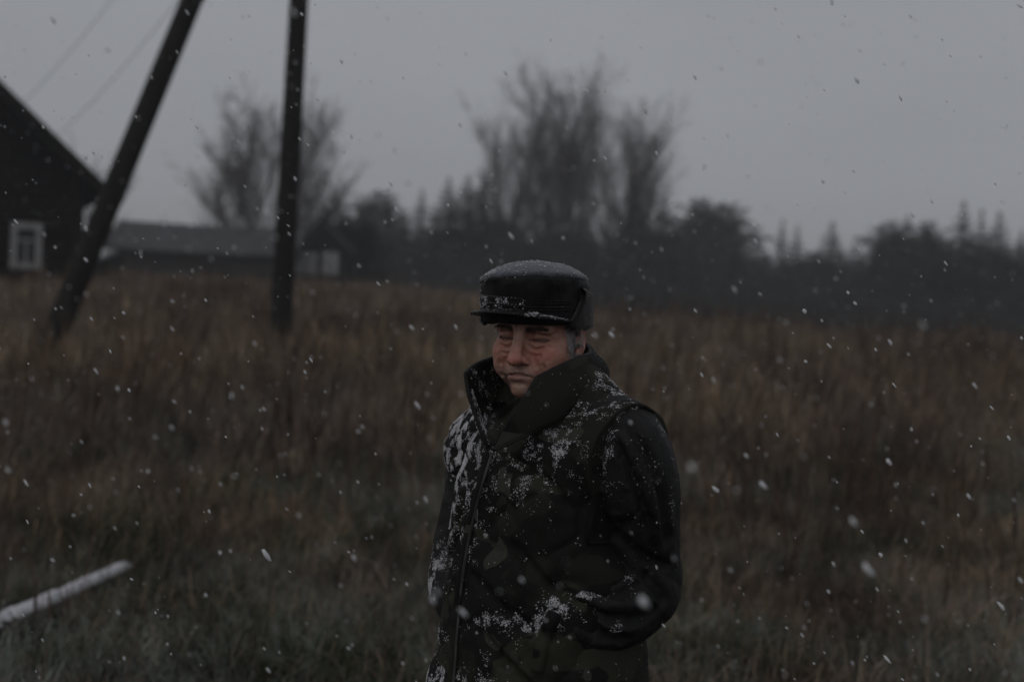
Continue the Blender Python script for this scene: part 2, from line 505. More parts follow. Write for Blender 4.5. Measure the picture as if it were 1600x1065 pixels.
SKY = 'trees standing out on the forest skyline'
skyline = [
 (515, 74, 291, 1, 1.3, 'dark bushy spruce just right of the upright pole, behind the gabled hut'),
 (585, 108, 299, 3, 1.0, 'round-topped pine between the gabled hut and the narrow spruce'),
 (560, 104, 318, 4, 1.0, 'shorter spruce leaning on the left flank of the round-topped pine'),
 (651, 106, 295, 2, 0.9, 'narrow lone spruce left of the leafless trees'),
 (622, 109, 330, 4, 1.0, 'low spruce filling the dip left of the narrow lone spruce'),
 (692, 90, 277, 1, 1.1, 'dense dark spruce at the left foot of the leafless trees'),
 (722, 92, 274, 0, 1.1, 'second dark spruce from the left at the foot of the leafless trees'),
 (750, 91, 268, 2, 1.2, 'slim dark spruce before the thinner leafless tree'),
 (800, 90, 300, 1, 1.1, 'dark spruce straight above the peak of the cap'),
 (846, 92, 312, 0, 1.1, 'dark spruce below the tallest leafless tree'),
 (905, 91, 318, 1, 1.2, 'dark spruce below the gap between the two largest bare trees'),
 (985, 91, 298, 4, 1.0, 'broad spruce at the right foot of the leaning bare tree'),
 (1030, 92, 305, 1, 1.1, 'broad dark spruce just right of the leafless trees'),
 (1088, 112, 312, 3, 1.0, 'pale hazy round tree right of the leafless trees, left of a pair'),
 (1124, 114, 318, 3, 1.0, 'pale hazy round tree right of the leafless trees, right of a pair'),
 (1180, 110, 372, 4, 1.2, 'low spruce in the dip right of the pale round trees'),
 (1216, 108, 345, 2, 0.8, 'thin spruce, left of two thin tops right of the pale round trees'),
 (1239, 110, 350, 2, 0.8, 'thin spruce, right of two thin tops right of the pale round trees'),
 (1294, 106, 348, 0, 1.1, 'lone pointed spruce between the two thin tops and the pine clump'),
 (1330, 107, 377, 4, 1.1, 'low bushy spruce at the right flank of the lone pointed spruce'),
 (1383, 98, 346, 3, 0.8, 'left pine of the rounded clump of three'),
 (1411, 97, 335, 4, 0.9, 'middle and tallest pine of the rounded clump of three'),
 (1442, 99, 347, 3, 0.8, 'right pine of the rounded clump of three'),
 (1497, 92, 316, 0, 0.8, 'tallest spruce near the right edge of the picture'),
 (1526, 96, 330, 2, 0.8, 'thin spruce just right of the tallest spruce by the right edge'),
 (1554, 92, 333, 0, 0.9, 'pointed spruce second from the right edge'),
 (1590, 93, 360, 1, 1.0, 'spruce cut by the right edge of the picture'),
]
for px, d, top, kind, wid, lab in skyline:
    conifer(px, d, top, kind, lab, SKY, wid * (1.75 if kind in (0, 2) else 1.15))
back_lab = 'dark conifer lost in the hazy mass of the forest edge'
rr = random.Random(5)
for row, (d0, top0, step) in enumerate(((87, 398, 32), (97, 372, 30), (108, 362, 30), (124, 352, 28))):
    px = 470 + row * 11
    while px < 1680:
        hz = 480 + 0.049 * (px - 800)
        dip = 26 if 1150 < px < 1360 else (18 if 590 < px < 670 else 0)
        top = top0 + 1 + (hz - 480) * 0.9 + dip + rr.uniform(-16, 16) - (12 if px > 1360 else 0)
        if px > 1340 and row == 0: top -= 12
        conifer(px, d0 + rr.uniform(-3, 4), top, rr.choice([0, 1, 1, 4, 4, 3]), back_lab, 'conifers massed in the forest edge', rr.uniform(1.25, 1.65))
        px += step * rr.uniform(0.8, 1.2)
for px, top in ((180, 350), (196, 343), (222, 352), (250, 340), (276, 348), (318, 340), (352, 338), (390, 335), (428, 338), (455, 330)):
    conifer(px, rr.uniform(108, 120), top, rr.choice([0, 1, 4]), 'far conifer showing just over the roof of the low shed', 'far conifers behind the low shed', 1.3)

for px, d_, tp, lab in ((152, 47, 432, 'dark rounded shrub between the log house and the low shed'), (172, 50, 424, 'low dark shrub against the left end of the shed'), (548, 66, 372, 'dark shrub against the right wall of the gabled hut'), (134, 44, 438, 'dark shrub right behind the corner of the log house')):
    conifer(px, d_, tp - 30, 3, lab, 'shrubs around the buildings', 1.7, 'shrub', 'shrub')
# undergrowth: brush at the feet of the forest, one mass
mt_brush = simple('forest_brush', [(0.3, (0.014, 0.015, 0.011)), (0.7, (0.034, 0.034, 0.025))], 0.4, 0.9, 0.1, 0)
N = 42000
ppx = rng.uniform(440, 1720, N); dd = rng.uniform(82, 104, N)
bx = (ppx - 800) / FPX * dd; by = dd
bz = gz(bx, by) + rng.random(N) ** 1.5 * (2.2 + 2.6 * (vnoise(bx * 0.3, by * 0.3, bx * 0) + 1) * 0.5)
c = np.stack([bx, by, bz], 1); a = rng.normal(size=(N, 3)); a /= np.linalg.norm(a, axis=1)[:, None]
bq = np.cross(a, rng.normal(size=(N, 3))); bq /= np.linalg.norm(bq, axis=1)[:, None]
s1 = rng.uniform(0.12, 0.30, (N, 1)); s2 = rng.uniform(0.04, 0.12, (N, 1))
V = np.stack([c - a * s1, c + bq * s2, c + a * s1, c - bq * s2], 1).reshape(-1, 3)
tag(mesh_obj('undergrowth', V, np.arange(4 * N).reshape(-1, 4), mt_brush, smooth=False), 'dark low brush along the foot of the forest edge', 'undergrowth', None, 'stuff')

# ------------------------------------------------------------------ dark log house on the left
mt_log = simple('old_log_wall', [(0.3, (0.006, 0.006, 0.005)), (0.7, (0.018, 0.016, 0.014))], 3, 0.9, 0.05, 0.5, 0.01, mapping=(0.4, 6, 6))
mt_roof = simple('old_roof_board', [(0.3, (0.012, 0.012, 0.012)), (0.7, (0.030, 0.029, 0.028))], 4, 0.85, 0.15, 0.3, 0.01)
mt_white = simple('weathered_white_paint', [(0.3, (0.20, 0.20, 0.20)), (0.7, (0.32, 0.32, 0.315))], 12, 0.7, 0.2, 0.2, 0.003)
mt_pale = simple('pale_window_reflection', [(0.3, (0.30, 0.30, 0.30)), (0.7, (0.42, 0.42, 0.42))], 3, 0.7, 0.2, 0.2, 0.003)  # white frame and sky reflection of the hut windows painted as one pale colour
mt_curtain = simple('curtain_cloth', [(0.3, (0.20, 0.20, 0.20)), (0.7, (0.34, 0.33, 0.32))], 6, 0.9, 0.1, 0.3, 0.01, mapping=(8, 8, 0.6))
mt_glass, n, b = new_mat('window_glass', 0.06, 0.5)
b.inputs['Base Color'].default_value = (0.010, 0.012, 0.014, 1); b.inputs['Alpha'].default_value = 0.45
mt_dark = simple('dark_interior', [(0.3, (0.006, 0.006, 0.006)), (0.7, (0.012, 0.011, 0.010))], 3, 0.9, 0.1, 0)
mt_snowroof = simple('snow_dusted_boards', [(0.35, (0.04, 0.04, 0.043)), (0.55, (0.08, 0.08, 0.086)), (0.75, (0.11, 0.11, 0.118))], 2.5, 0.9, 0.1, 0.3, 0.02, mapping=(1, 4, 1))
mt_grey = simple('grey_old_boards', [(0.3, (0.026, 0.024, 0.022)), (0.7, (0.060, 0.056, 0.052))], 3, 0.9, 0.1, 0.4, 0.01, mapping=(6, 6, 0.5))

def log_wall(mb, p0, p1, z0, z1, r=0.11, gable=None):
    """courses of round logs from p0 to p1; gable = (apex z) narrows the courses towards the ridge"""
    p0 = Vector((*p0, 0)); p1 = Vector((*p1, 0)); z = z0 + r
    while z < z1:
        k = 0.0
        if gable and z > gable[0]: k = (z - gable[0]) / (gable[1] - gable[0]) * 0.5
        if k < 0.47:
            a = p0.lerp(p1, k); c = p0.lerp(p1, 1 - k)
            e = (p1 - p0).normalized() * (0.16 if k == 0 else 0)
            mb.tube([a - e + Vector((0, 0, z)), c + e + Vector((0, 0, z))], r * random.uniform(0.97, 1.05), 8)
        z += 2 * r * 0.93

def window(parent, c, w, h, curtain=True):
    """window in local xz of the parent at c, looking along -y: frame, muntins, panes, curtain"""
    f = MB(); t = 0.13
    f.box((c[0] - w / 2 + t / 2, c[1], c[2]), (t, 0.09, h)); f.box((c[0] + w / 2 - t / 2, c[1], c[2]), (t, 0.09, h))
    f.box((c[0], c[1], c[2] + h / 2 - t / 2), (w - 2 * t, 0.09, t)); f.box((c[0], c[1], c[2] - h / 2 + t / 2), (w - 2 * t, 0.09, t))
    wn = f.build('window', mt_white, parent)
    g = MB(); iw, ih = w - 2 * t, h - 2 * t
    g.box((c[0], c[1] + 0.01, c[2] + ih * 0.17), (iw, 0.04, 0.045))
    g.box((c[0], c[1] + 0.01, c[2] - ih * 0.185), (0.045, 0.04, ih * 0.63 - 0.01))
    g.build('muntin', mt_white, wn)
    for cx, cz, ww, hh in ((0, ih * 0.345, iw, ih * 0.30), (-iw * 0.27, -ih * 0.19, iw * 0.44, ih * 0.62), (iw * 0.27, -ih * 0.19, iw * 0.44, ih * 0.62)):
        MB().box((c[0] + cx, c[1] + 0.03, c[2] + cz), (ww, 0.006, hh)).build('pane', mt_glass, wn)
    if curtain:
        k = MB()
        for s in (-1, 1):
            vs = []; nn = 14
            for i in range(nn + 1):
                u = i / nn; x = c[0] + s * (iw * 0.5 - u * iw * 0.40); y = c[1] + 0.14 + 0.015 * math.sin(u * 22)
                vs += [(x, y, c[2] - ih * 0.48), (x, y, c[2] + ih * 0.20)]
            k.add(vs, [(2 * i, 2 * i + 1, 2 * i + 3, 2 * i + 2) for i in range(nn)])
        k.build('curtain', mt_curtain, wn)
    return wn

HD = 30.0
corner = P(116, 400, HD); hyaw = R(22)
house = empty('log_house', (corner.x, corner.y, gzf(corner.x, corner.y) - 0.1), hyaw)
tag(house, 'dark wooden log house with steep gable and one white-framed window', 'house')
# local frame: x along the gable wall (0 = right corner, negative to the left), y into the house
W, L = 6.2, 8.0
eave_z = P(166, 300, HD).z - house.location.z       # roof edge height over the base
ov = 0.68                                           # overhang
slope = math.tan(R(42.0))
wall_top = eave_z + ov * slope - 0.16
apex = wall_top + W / 2 * slope
wb = MB()
log_wall(wb, (-W, 0.0), (0, 0.0), 0.0, apex - 0.1, 0.115, (wall_top, apex))
log_wall(wb, (-W, L), (0, L), 0.0, apex - 0.1, 0.115, (wall_top, apex))
log_wall(wb, (0, 0.0), (0, L), 0.115, wall_top, 0.115)
log_wall(wb, (-W, 0.0), (-W, L), 0.115, wall_top, 0.115)
wb.box((-W / 2, L / 2, wall_top / 2), (W - 0.1, L - 0.1, wall_top))
wb.prism([(-W + 0.05, 0.05, wall_top), (-0.05, 0.05, wall_top), (-W / 2, 0.05, apex - 0.05)], (0, L - 0.1, 0))
wb.build('wall', mt_log, house, True)
for s in (-1, 1):
    x0 = -W / 2; dx = s * (W / 2 + ov)
    a = Vector((x0, -0.55, apex + 0.14)); e = Vector((x0 + dx, -0.55, apex + 0.14 - abs(dx) * slope))
    nrm = Vector((s * slope, 0, 1)).normalized()
    rf = MB().prism([a, e, e - nrm * 0.16, a - nrm * 0.16], (0, L + 1.1, 0)).build('roof', mt_roof, house)
    MB().prism([a + Vector((0, -0.03, 0.02)), e + Vector((0, -0.03, 0.02)), e + Vector((0, -0.03, -0.22)), a + Vector((0, -0.03, -0.24))], (0, 0.026, 0)).build('bargeboard', mt_log, rf)
hinv = (Matrix.Translation(house.location) @ Matrix.Rotation(hyaw, 4, 'Z')).inverted()
lw = min((hinv @ P(41, 384, 24 + 0.02 * i) for i in range(500)), key=lambda q: abs(q.y + 0.16))
window(house, (lw.x, -0.16, lw.z), 0.62, 0.96)
ch = MB().box((-W / 2 + 0.4, L * 0.45, apex + 0.35), (0.5, 0.5, 1.3)).box((-W / 2 + 0.4, L * 0.45, apex + 1.03), (0.62, 0.62, 0.08))
ch.build('chimney', mt_log, house)

# ------------------------------------------------------------------ long low shed
SD = 58.0
s0 = P(172, 432, SD); s1 = P(446, 436, SD)
shed = empty('low_shed', (s0.x, s0.y, gzf((s0.x + s1.x) / 2, s0.y) - 0.1))
tag(shed, 'long low grey shed with a snow-dusted roof, between the two pole legs', 'shed')
Ls = s1.x - s0.x; Ds = 5.0
ez = P(300, 391, SD).z - shed.location.z; rz_ = P(300, 349, SD + 2.4).z - shed.location.z
MB().box((Ls / 2, Ds / 2, ez / 2), (Ls - 0.5, Ds - 0.6, ez)).build('wall', mt_dark, shed)
nb = int(Ls / 0.32)
bd = MB().box((0, 0, (ez - 0.02) / 2), (0.29, 0.03, ez - 0.02)).build('wall_board', mt_grey, shed)
for i in range(nb):
    o = bd if i == 0 else bd.copy()
    if i: COL.objects.link(o)
    o.location = (0.35 + i * (Ls - 0.7) / (nb - 1), 0.27 + random.uniform(0, 0.012), random.uniform(-0.02, 0))
rf = MB()
for s in (0, 1):
    y0, y1 = ((-0.35, Ds / 2) if s == 0 else (Ds + 0.35, Ds / 2))
    sag = [0, -0.05, -0.08, -0.03, 0.0]
    xs = [-0.4, Ls * 0.28, Ls * 0.52, Ls * 0.8, Ls + 0.4]
    vs = []
    for x, sg in zip(xs, sag):
        vs += [(x, y0, ez + sg * 0.5), (x, y1, rz_ + sg), (x, y1, rz_ + sg - 0.09), (x, y0, ez + sg * 0.5 - 0.10)]
    fs = []
    for i in range(4):
        k = 4 * i
        fs += [(k, k + 4, k + 5, k + 1), (k + 3, k + 2, k + 6, k + 7), (k, k + 3, k + 7, k + 4)]
    fs += [(0, 1, 2, 3), (16, 19, 18, 17)]
    rf.add(vs, fs)
rf.build('roof', mt_snowroof, shed)

# ------------------------------------------------------------------ small gabled hut right of the pole
KD = 62.0
k0 = P(458, 440, KD); k1 = P(538, 440, KD)
hut = empty('gabled_hut', (k0.x, k0.y, gzf(k0.x, k0.y) - 0.1))
tag(hut, 'small dark gabled hut with two pale windows, just right of the upright pole', 'hut')
Wk = k1.x - k0.x; ez = P(498, 388, KD).z - hut.location.z; az = P(506, 350, KD).z - hut.location.z
hb = MB(); log_wall(hb, (0, 0), (Wk, 0), 0, az - 0.05, 0.11, (ez, az))
hb.box((Wk / 2, 2.0, ez / 2), (Wk - 0.08, 3.9, ez)); hb.prism([(0.05, 0.06, ez), (Wk - 0.05, 0.06, ez), (Wk / 2, 0.06, az - 0.06)], (0, 3.8, 0))
hb.build('wall', mt_log, hut, True)
for s in (-1, 1):
    a = Vector((Wk / 2, -0.4, az + 0.12)); e = Vector((Wk / 2 + s * (Wk / 2 + 0.35), -0.4, ez - 0.12)); nr = Vector((s * 0.6, 0, 1)).normalized()
    MB().prism([a, e, e - nr * 0.12, a - nr * 0.12], (0, 4.7, 0)).build('roof', mt_roof, hut)
for px, wpx in ((478, 34), (516, 24)):
    q = P(px, 411, KD - 0.2); w = wpx / FPX * KD
    wn = MB().box((q.x - hut.location.x, -0.14, q.z - hut.location.z), (w, 0.08, 0.95)).build('window', mt_pale, hut)
    MB().box((q.x - hut.location.x, -0.185, q.z - hut.location.z), (0.05, 0.02, 0.8)).build('muntin', mt_grey, wn)

# ------------------------------------------------------------------ utility pole with its slanting strut, wires
mt_pole = simple('creosoted_pole', [(0.3, (0.009, 0.008, 0.008)), (0.6, (0.020, 0.018, 0.016)), (0.8, (0.034, 0.031, 0.028))], 3.5, 0.85, 0.2, 0.7, 0.02, mapping=(6, 6, 0.5))
mt_iron = simple('dull_iron', [(0.3, (0.02, 0.02, 0.02)), (0.7, (0.05, 0.045, 0.04))], 20, 0.6, 0.4, 0.2, 0.002)
mt_porc = simple('white_porcelain', [(0.3, (0.5, 0.5, 0.48)), (0.7, (0.62, 0.62, 0.6))], 20, 0.25, 0.5, 0)
PD = 16.5
pb = P(438, 520, PD); pt_ = P(467, 0, PD)
axis = (pt_ - pb).normalized()
foot = pb + axis * ((gzf(pb.x, pb.y) - 0.4 - pb.z) / axis.z)
top = pb + axis * ((8.3 - pb.z) / axis.z)
pole = empty('utility_pole', (foot.x, foot.y, gzf(foot.x, foot.y)))
tag(pole, 'tarred wooden utility pole propped by a slanting strut, left of the man', 'utility pole')
def loc(p): return Vector(p) - pole.location
npt = 14
MB().tube([loc(foot.lerp(top, i / (npt - 1))) for i in range(npt)], [0.138 - 0.048 * i / (npt - 1) for i in range(npt)], 16, True, 0.012).build('pole', mt_pole, pole, True)
sA = P(103, 480, 16.0); sB = P(300, 0, 16.3); ax2 = (sB - sA).normalized()
sf = sA + ax2 * ((gzf(sA.x, sA.y) - 0.4 - sA.z) / ax2.z)
# the strut's head meets the pole
hd = foot.lerp(top, 0.86)
st = sB + ax2 * ((hd.z - sB.z) / ax2.z)
mid = st.lerp(hd, 0.5)
pts = [sf.lerp(sB, i / 9) for i in range(10)] + [sB.lerp(st.lerp(hd, 0.75), k) for k in (0.33, 0.66, 1.0)]
MB().tube([loc(p) for p in pts], [0.146 - 0.03 * i / 12 for i in range(13)], 16, True, 0.012).build('strut', mt_pole, pole, True)
for z in (0.845, 0.86, 0.875):
    c = foot.lerp(top, z); MB().tube([loc(c) - Vector((0, 0, 0.02)), loc(c) + Vector((0, 0, 0.02))], 0.115, 16).build('wire_binding', mt_iron, pole, True)
att = []
for px, py, s in ((475, -205, -1), (486, -380, -1)):
    k = (P(px, py, PD).z - foot.z) / (top.z - foot.z)
    c = foot.lerp(top, min(k, 0.985)); e = c + Vector((-0.30, 0.05, 0.0))
    MB().tube([loc(c), loc(e), loc(e + Vector((0, 0, 0.12)))], 0.012, 8).build('insulator_hook', mt_iron, pole, True)
    MB().tube([loc(e + Vector((0, 0, dz))) for dz in (0.05, 0.08, 0.10, 0.13, 0.15, 0.18)], [0.045, 0.05, 0.035, 0.042, 0.04, 0.02], 12).build('insulator', mt_porc, pole, True)
    att.append(e + Vector((0, 0, 0.13)))
mt_wire = simple('black_wire', [(0.3, (0.02, 0.02, 0.02)), (0.7, (0.03, 0.03, 0.03))], 5, 0.6, 0.3, 0)
for (px, py), a, sag, lab in (((86, 216), att[0], 0.25, 'lower thin wire running from the pole down to the house roof'),
                              ((34, 163), att[1], 0.30, 'upper thin wire running from the pole down to the house roof')):
    e = P(px, py, HD + 0.4)
    pts = [a.lerp(e, i / 30) - Vector((0, 0, sag * 4 * (i / 30) * (1 - i / 30))) for i in range(31)]
    w = MB().tube([p - a for p in pts], 0.006, 6).build('overhead_wire', mt_wire, None, True)
    w.location = a; tag(w, lab, 'wire', 'wires from the pole to the house')

# ------------------------------------------------------------------ fallen snowy log
mt_birch = simple('fallen_log_bark', [(0.3, (0.020, 0.017, 0.014)), (0.6, (0.05, 0.043, 0.036)), (0.8, (0.09, 0.08, 0.07))], 6, 0.9, 0.1, 0.6, 0.01, mapping=(1, 5, 5))
mt_snow, n, b = new_mat('snow', 0.9, 0.15)
b.inputs['Base Color'].default_value = (0.78, 0.79, 0.82, 1)
no, cr = noise_ramp(n, [(0.3, (0.66, 0.67, 0.72)), (0.7, (0.84, 0.85, 0.87))], 25, 6)
n.links.new(cr.outputs['Color'], b.inputs['Base Color']); add_bump(n, b, no.outputs['Fac'], 0.5, 0.006)
def on_ground(px, py, h, d0=3.0):
    """where the view ray of a pixel comes within h of the ground"""
    d = d0
    while d < 60:
        p = P(px, py, d)
        if p.z - gzf(p.x, p.y) < h: return p
        d += 0.02
    return p
mt_snow_old = simple('dirty_crusted_snow', [(0.3, (0.36, 0.36, 0.38)), (0.55, (0.52, 0.52, 0.55)), (0.75, (0.64, 0.64, 0.67))], 18, 0.9, 0.1, 0.8, 0.01)
la = on_ground(-75, 1022, 0.075); lb = on_ground(196, 897, 0.02)
log = empty('fallen_log', la)
tag(log, 'snow-covered fallen log lying in the grass at the lower left', 'log')
npt = 18; lp = [la.lerp(lb, i / (npt - 1)) - la for i in range(npt)]
MB().tube(lp, [0.072 - 0.014 * i / (npt - 1) for i in range(npt)], 14, True, 0.03).build('trunk', mt_birch, log, True)
ld = (lb - la).normalized(); side = ld.cross(Vector((0, 0, 1))).normalized(); upl = side.cross(ld).normalized()
vs = []; NA = 13; NL = 90
for i in range(NL):
    u = i / (NL - 1); c = (lb - la) * u; rad = 0.072 - 0.014 * u
    w = 0.86 + 0.12 * float(vnoise(np.array([u * 14.0]), np.array([1.5]), np.array([2.5]))[0])
    for k in range(NA):
        t = (k / (NA - 1) * 2 - 1); an = t * w
        th = 0.016 * (1 - abs(t) ** 2.2) * (0.8 + 0.4 * float(vnoise(np.array([u * 30.0]), np.array([t * 3]), np.array([7.5]))[0])) - (0.004 if abs(t) > 0.99 else 0) - 0.016 * max(0.0, float(vnoise(np.array([u * 9.0]), np.array([t * 1.6 + 4]), np.array([11.5]))[0]) + 0.6 * float(vnoise(np.array([u * 40.0]), np.array([t * 4 + 4]), np.array([5.5]))[0]) - 0.25)
        if i in (0, NL - 1): th = -0.004
        vs.append(c + (upl * math.cos(an) + side * math.sin(an)) * (rad + th))
fs = [(i * NA + k, i * NA + k + 1, (i + 1) * NA + k + 1, (i + 1) * NA + k) for i in range(NL - 1) for k in range(NA - 1)]
mesh_obj('snow_cover', vs, fs, mt_snow_old, log)

# ------------------------------------------------------------------ grass
def grass_mat(name, stops, frost, var=(0.6, 1.35), patch=0.22):
    mt, n, b = new_mat(name, 0.85, 0.15)
    ge = n.nodes.new('ShaderNodeNewGeometry')
    no = n.nodes.new('ShaderNodeTexNoise'); no.inputs['Scale'].default_value = patch; no.inputs['Detail'].default_value = 4
    no.inputs['Roughness'].default_value = 0.6
    n.links.new(ge.outputs['Position'], no.inputs['Vector'])
    oi = n.nodes.new('ShaderNodeObjectInfo')
    ad = n.nodes.new('ShaderNodeMath'); ad.operation = 'MULTIPLY_ADD'; ad.inputs[1].default_value = 0.34; 
    n.links.new(oi.outputs['Random'], ad.inputs[0]); n.links.new(no.outputs['Fac'], ad.inputs[2])
    sb = n.nodes.new('ShaderNodeMath'); sb.operation = 'SUBTRACT'; sb.inputs[1].default_value = 0.17
    n.links.new(ad.outputs[0], sb.inputs[0])
    cr = n.nodes.new('ShaderNodeValToRGB'); el = cr.color_ramp.elements
    while len(el) < len(stops): el.new(0.5)
    for e, (p, c) in zip(el, stops): e.position = p; e.color = (*c, 1)
    n.links.new(sb.outputs[0], cr.inputs['Fac'])
    n2 = n.nodes.new('ShaderNodeTexNoise'); n2.inputs['Scale'].default_value = 2.3; n2.inputs['Detail'].default_value = 3
    n.links.new(ge.outputs['Position'], n2.inputs['Vector'])
    mr = n.nodes.new('ShaderNodeMapRange'); mr.inputs['From Min'].default_value = 0.3; mr.inputs['From Max'].default_value = 0.7
    mr.inputs['To Min'].default_value = var[0]; mr.inputs['To Max'].default_value = var[1]
    n.links.new(n2.outputs['Fac'], mr.inputs['Value'])
    hs = n.nodes.new('ShaderNodeHueSaturation'); n.links.new(mr.outputs['Result'], hs.inputs['Value']); n.links.new(cr.outputs['Color'], hs.inputs['Color'])
    # rime: pale coating on patches of blades
    n3 = n.nodes.new('ShaderNodeTexNoise'); n3.inputs['Scale'].default_value = 0.55; n3.inputs['Detail'].default_value = 5; n3.inputs['Roughness'].default_value = 0.65
    n.links.new(ge.outputs['Position'], n3.inputs['Vector'])
    m3 = n.nodes.new('ShaderNodeMapRange'); m3.inputs['From Min'].default_value = 0.46; m3.inputs['From Max'].default_value = 0.68
    m3.inputs['To Max'].default_value = frost
    n4 = n.nodes.new('ShaderNodeTexNoise'); n4.inputs['Scale'].default_value = 9.0; n4.inputs['Detail'].default_value = 2
    n.links.new(ge.outputs['Position'], n4.inputs['Vector'])
    m4 = n.nodes.new('ShaderNodeMath'); m4.operation = 'MULTIPLY_ADD'; m4.inputs[1].default_value = 0.55; m4.inputs[2].default_value = -0.275
    n.links.new(n4.outputs['Fac'], m4.inputs[0])
    m5 = n.nodes.new('ShaderNodeMath'); m5.operation = 'ADD'
    n.links.new(m4.outputs[0], m5.inputs[0]); n.links.new(n3.outputs['Fac'], m5.inputs[1])
    n.links.new(m5.outputs[0], m3.inputs['Value'])
    mx = n.nodes.new('ShaderNodeMix'); mx.data_type = 'RGBA'
    n.links.new(m3.outputs['Result'], mx.inputs['Factor']); n.links.new(hs.outputs['Color'], mx.inputs['A'])
    mx.inputs['B'].default_value = (0.34, 0.38, 0.36, 1)
    n.links.new(mx.outputs['Result'], b.inputs['Base Color'])
    return mt

mt_dry = grass_mat('dry_brown_grass', [(0.26, (0.046, 0.036, 0.025)), (0.40, (0.185, 0.145, 0.110)), (0.50, (0.22, 0.145, 0.106)), (0.60, (0.19, 0.168, 0.122)), (0.70, (0.31, 0.220, 0.128)), (0.85, (0.31, 0.232, 0.145))], 0.12, (0.35, 1.5), 0.42)
mt_green = grass_mat('frosted_green_grass', [(0.30, (0.018, 0.023, 0.011)), (0.50, (0.034, 0.046, 0.021)), (0.66, (0.066, 0.062, 0.034)), (0.80, (0.12, 0.085, 0.05))], 0.60, (0.2, 1.5), 0.5)
mt_weed = grass_mat('dead_weed_stalks', [(0.3, (0.040, 0.026, 0.018)), (0.55, (0.085, 0.052, 0.036)), (0.75, (0.14, 0.085, 0.05))], 0.06)

def blades(cnt, rad, h0, h1, w0, w1, bend, seed, steps=4, head=0.0, curl=0.0):
    r = random.Random(seed); V = []; F = []
    for _ in range(cnt):
        a = r.uniform(0, 6.283); rr_ = rad * math.sqrt(r.random())
        p = Vector((math.cos(a) * rr_, math.sin(a) * rr_, -0.02)); h = r.uniform(h0, h1); w = r.uniform(w0, w1)
        da = r.uniform(0, 6.283); lean = abs(r.gauss(0, bend)) + 0.05
        dirh = Vector((math.cos(da), math.sin(da), 0)); sv = Vector((-dirh.y, dirh.x, 0))
        sv = (sv + dirh * r.uniform(-.8, .8)).normalized()
        k = len(V); d = Vector((0, 0, 1)); q = p.copy()
        hd = r.random() < head
        for i in range(steps + 1):
            u = i / steps
            ww = w * (1 - 0.85 * u) if not hd else w * (0.55 if u < 0.7 else (2.4 if u < 0.9 else 0.5))
            V.append((q + sv * ww * 0.5)[:]); V.append((q - sv * ww * 0.5)[:])
            d = (Vector((0, 0, 1)) + dirh * lean * (0.3 + 1.6 * u + curl * u * u * 4)).normalized()
            if curl and u > 0.5: d = (d + Vector((0, 0, -curl * (u - 0.4) * 2.2))).normalized()
            q = q + d * (h / steps)
        for i in range(steps):
            F.append((k + 2 * i, k + 2 * i + 1, k + 2 * i + 3, k + 2 * i + 2))
    return V, F

def tuft(name, mat, *a, **kw):
    V, F = blades(*a, **kw)
    return mesh_obj(name, V, np.array(F), mat, smooth=False, link=False)

def scatter(name, protos, x, y, scl, label, cat):
    """one grass object: geometry-node copies of the tufts on the given spots"""
    k = len(x); z = gz(x, y); scl = scl * low_by_log(x, y)
    me = bpy.data.meshes.new(name); me.vertices.add(k)
    me.vertices.foreach_set('co', np.stack([x, y, z], 1).astype(np.float32).ravel())
    a = me.attributes.new('rot', 'FLOAT_VECTOR', 'POINT')
    a.data.foreach_set('vector', np.stack([rng.normal(0, 0.10, k), rng.normal(0, 0.10, k), rng.uniform(0, 6.28, k)], 1).astype(np.float32).ravel())
    a = me.attributes.new('scl', 'FLOAT', 'POINT'); a.data.foreach_set('value', scl.astype(np.float32))
    a = me.attributes.new('var', 'INT', 'POINT'); a.data.foreach_set('value', rng.integers(0, len(protos), k).astype(np.int32))
    o = bpy.data.objects.new(name, me); COL.objects.link(o)
    ng = bpy.data.node_groups.new(name + '_nodes', 'GeometryNodeTree')
    ng.interface.new_socket('Geometry', in_out='INPUT', socket_type='NodeSocketGeometry')
    ng.interface.new_socket('Geometry', in_out='OUTPUT', socket_type='NodeSocketGeometry')
    gi = ng.nodes.new('NodeGroupInput'); go = ng.nodes.new('NodeGroupOutput'); jn = ng.nodes.new('GeometryNodeJoinGeometry')
    def named(nm, t):
        q = ng.nodes.new('GeometryNodeInputNamedAttribute'); q.data_type = t; q.inputs['Name'].default_value = nm; return q.outputs['Attribute']
    rot, sc, vr = named('rot', 'FLOAT_VECTOR'), named('scl', 'FLOAT'), named('var', 'INT')
    for i, p in enumerate(protos):
        ob = ng.nodes.new('GeometryNodeObjectInfo'); ob.inputs['Object'].default_value = p; ob.inputs['As Instance'].default_value = True
        cp = ng.nodes.new('FunctionNodeCompare'); cp.data_type = 'INT'; cp.operation = 'EQUAL'
        ng.links.new(vr, cp.inputs[2]); cp.inputs[3].default_value = i
        ip = ng.nodes.new('GeometryNodeInstanceOnPoints')
        e2r = ng.nodes.new('FunctionNodeEulerToRotation'); ng.links.new(rot, e2r.inputs[0])
        ng.links.new(gi.outputs[0], ip.inputs['Points']); ng.links.new(cp.outputs['Result'], ip.inputs['Selection'])
        ng.links.new(ob.outputs['Geometry'], ip.inputs['Instance']); ng.links.new(e2r.outputs[0], ip.inputs['Rotation'])
        ng.links.new(sc, ip.inputs['Scale']); ng.links.new(ip.outputs['Instances'], jn.inputs[0])
    ng.links.new(jn.outputs[0], go.inputs[0])
    md = o.modifiers.new('scatter', 'NODES'); md.node_group = ng
    tag(o, label, cat, None, 'stuff')
    return o

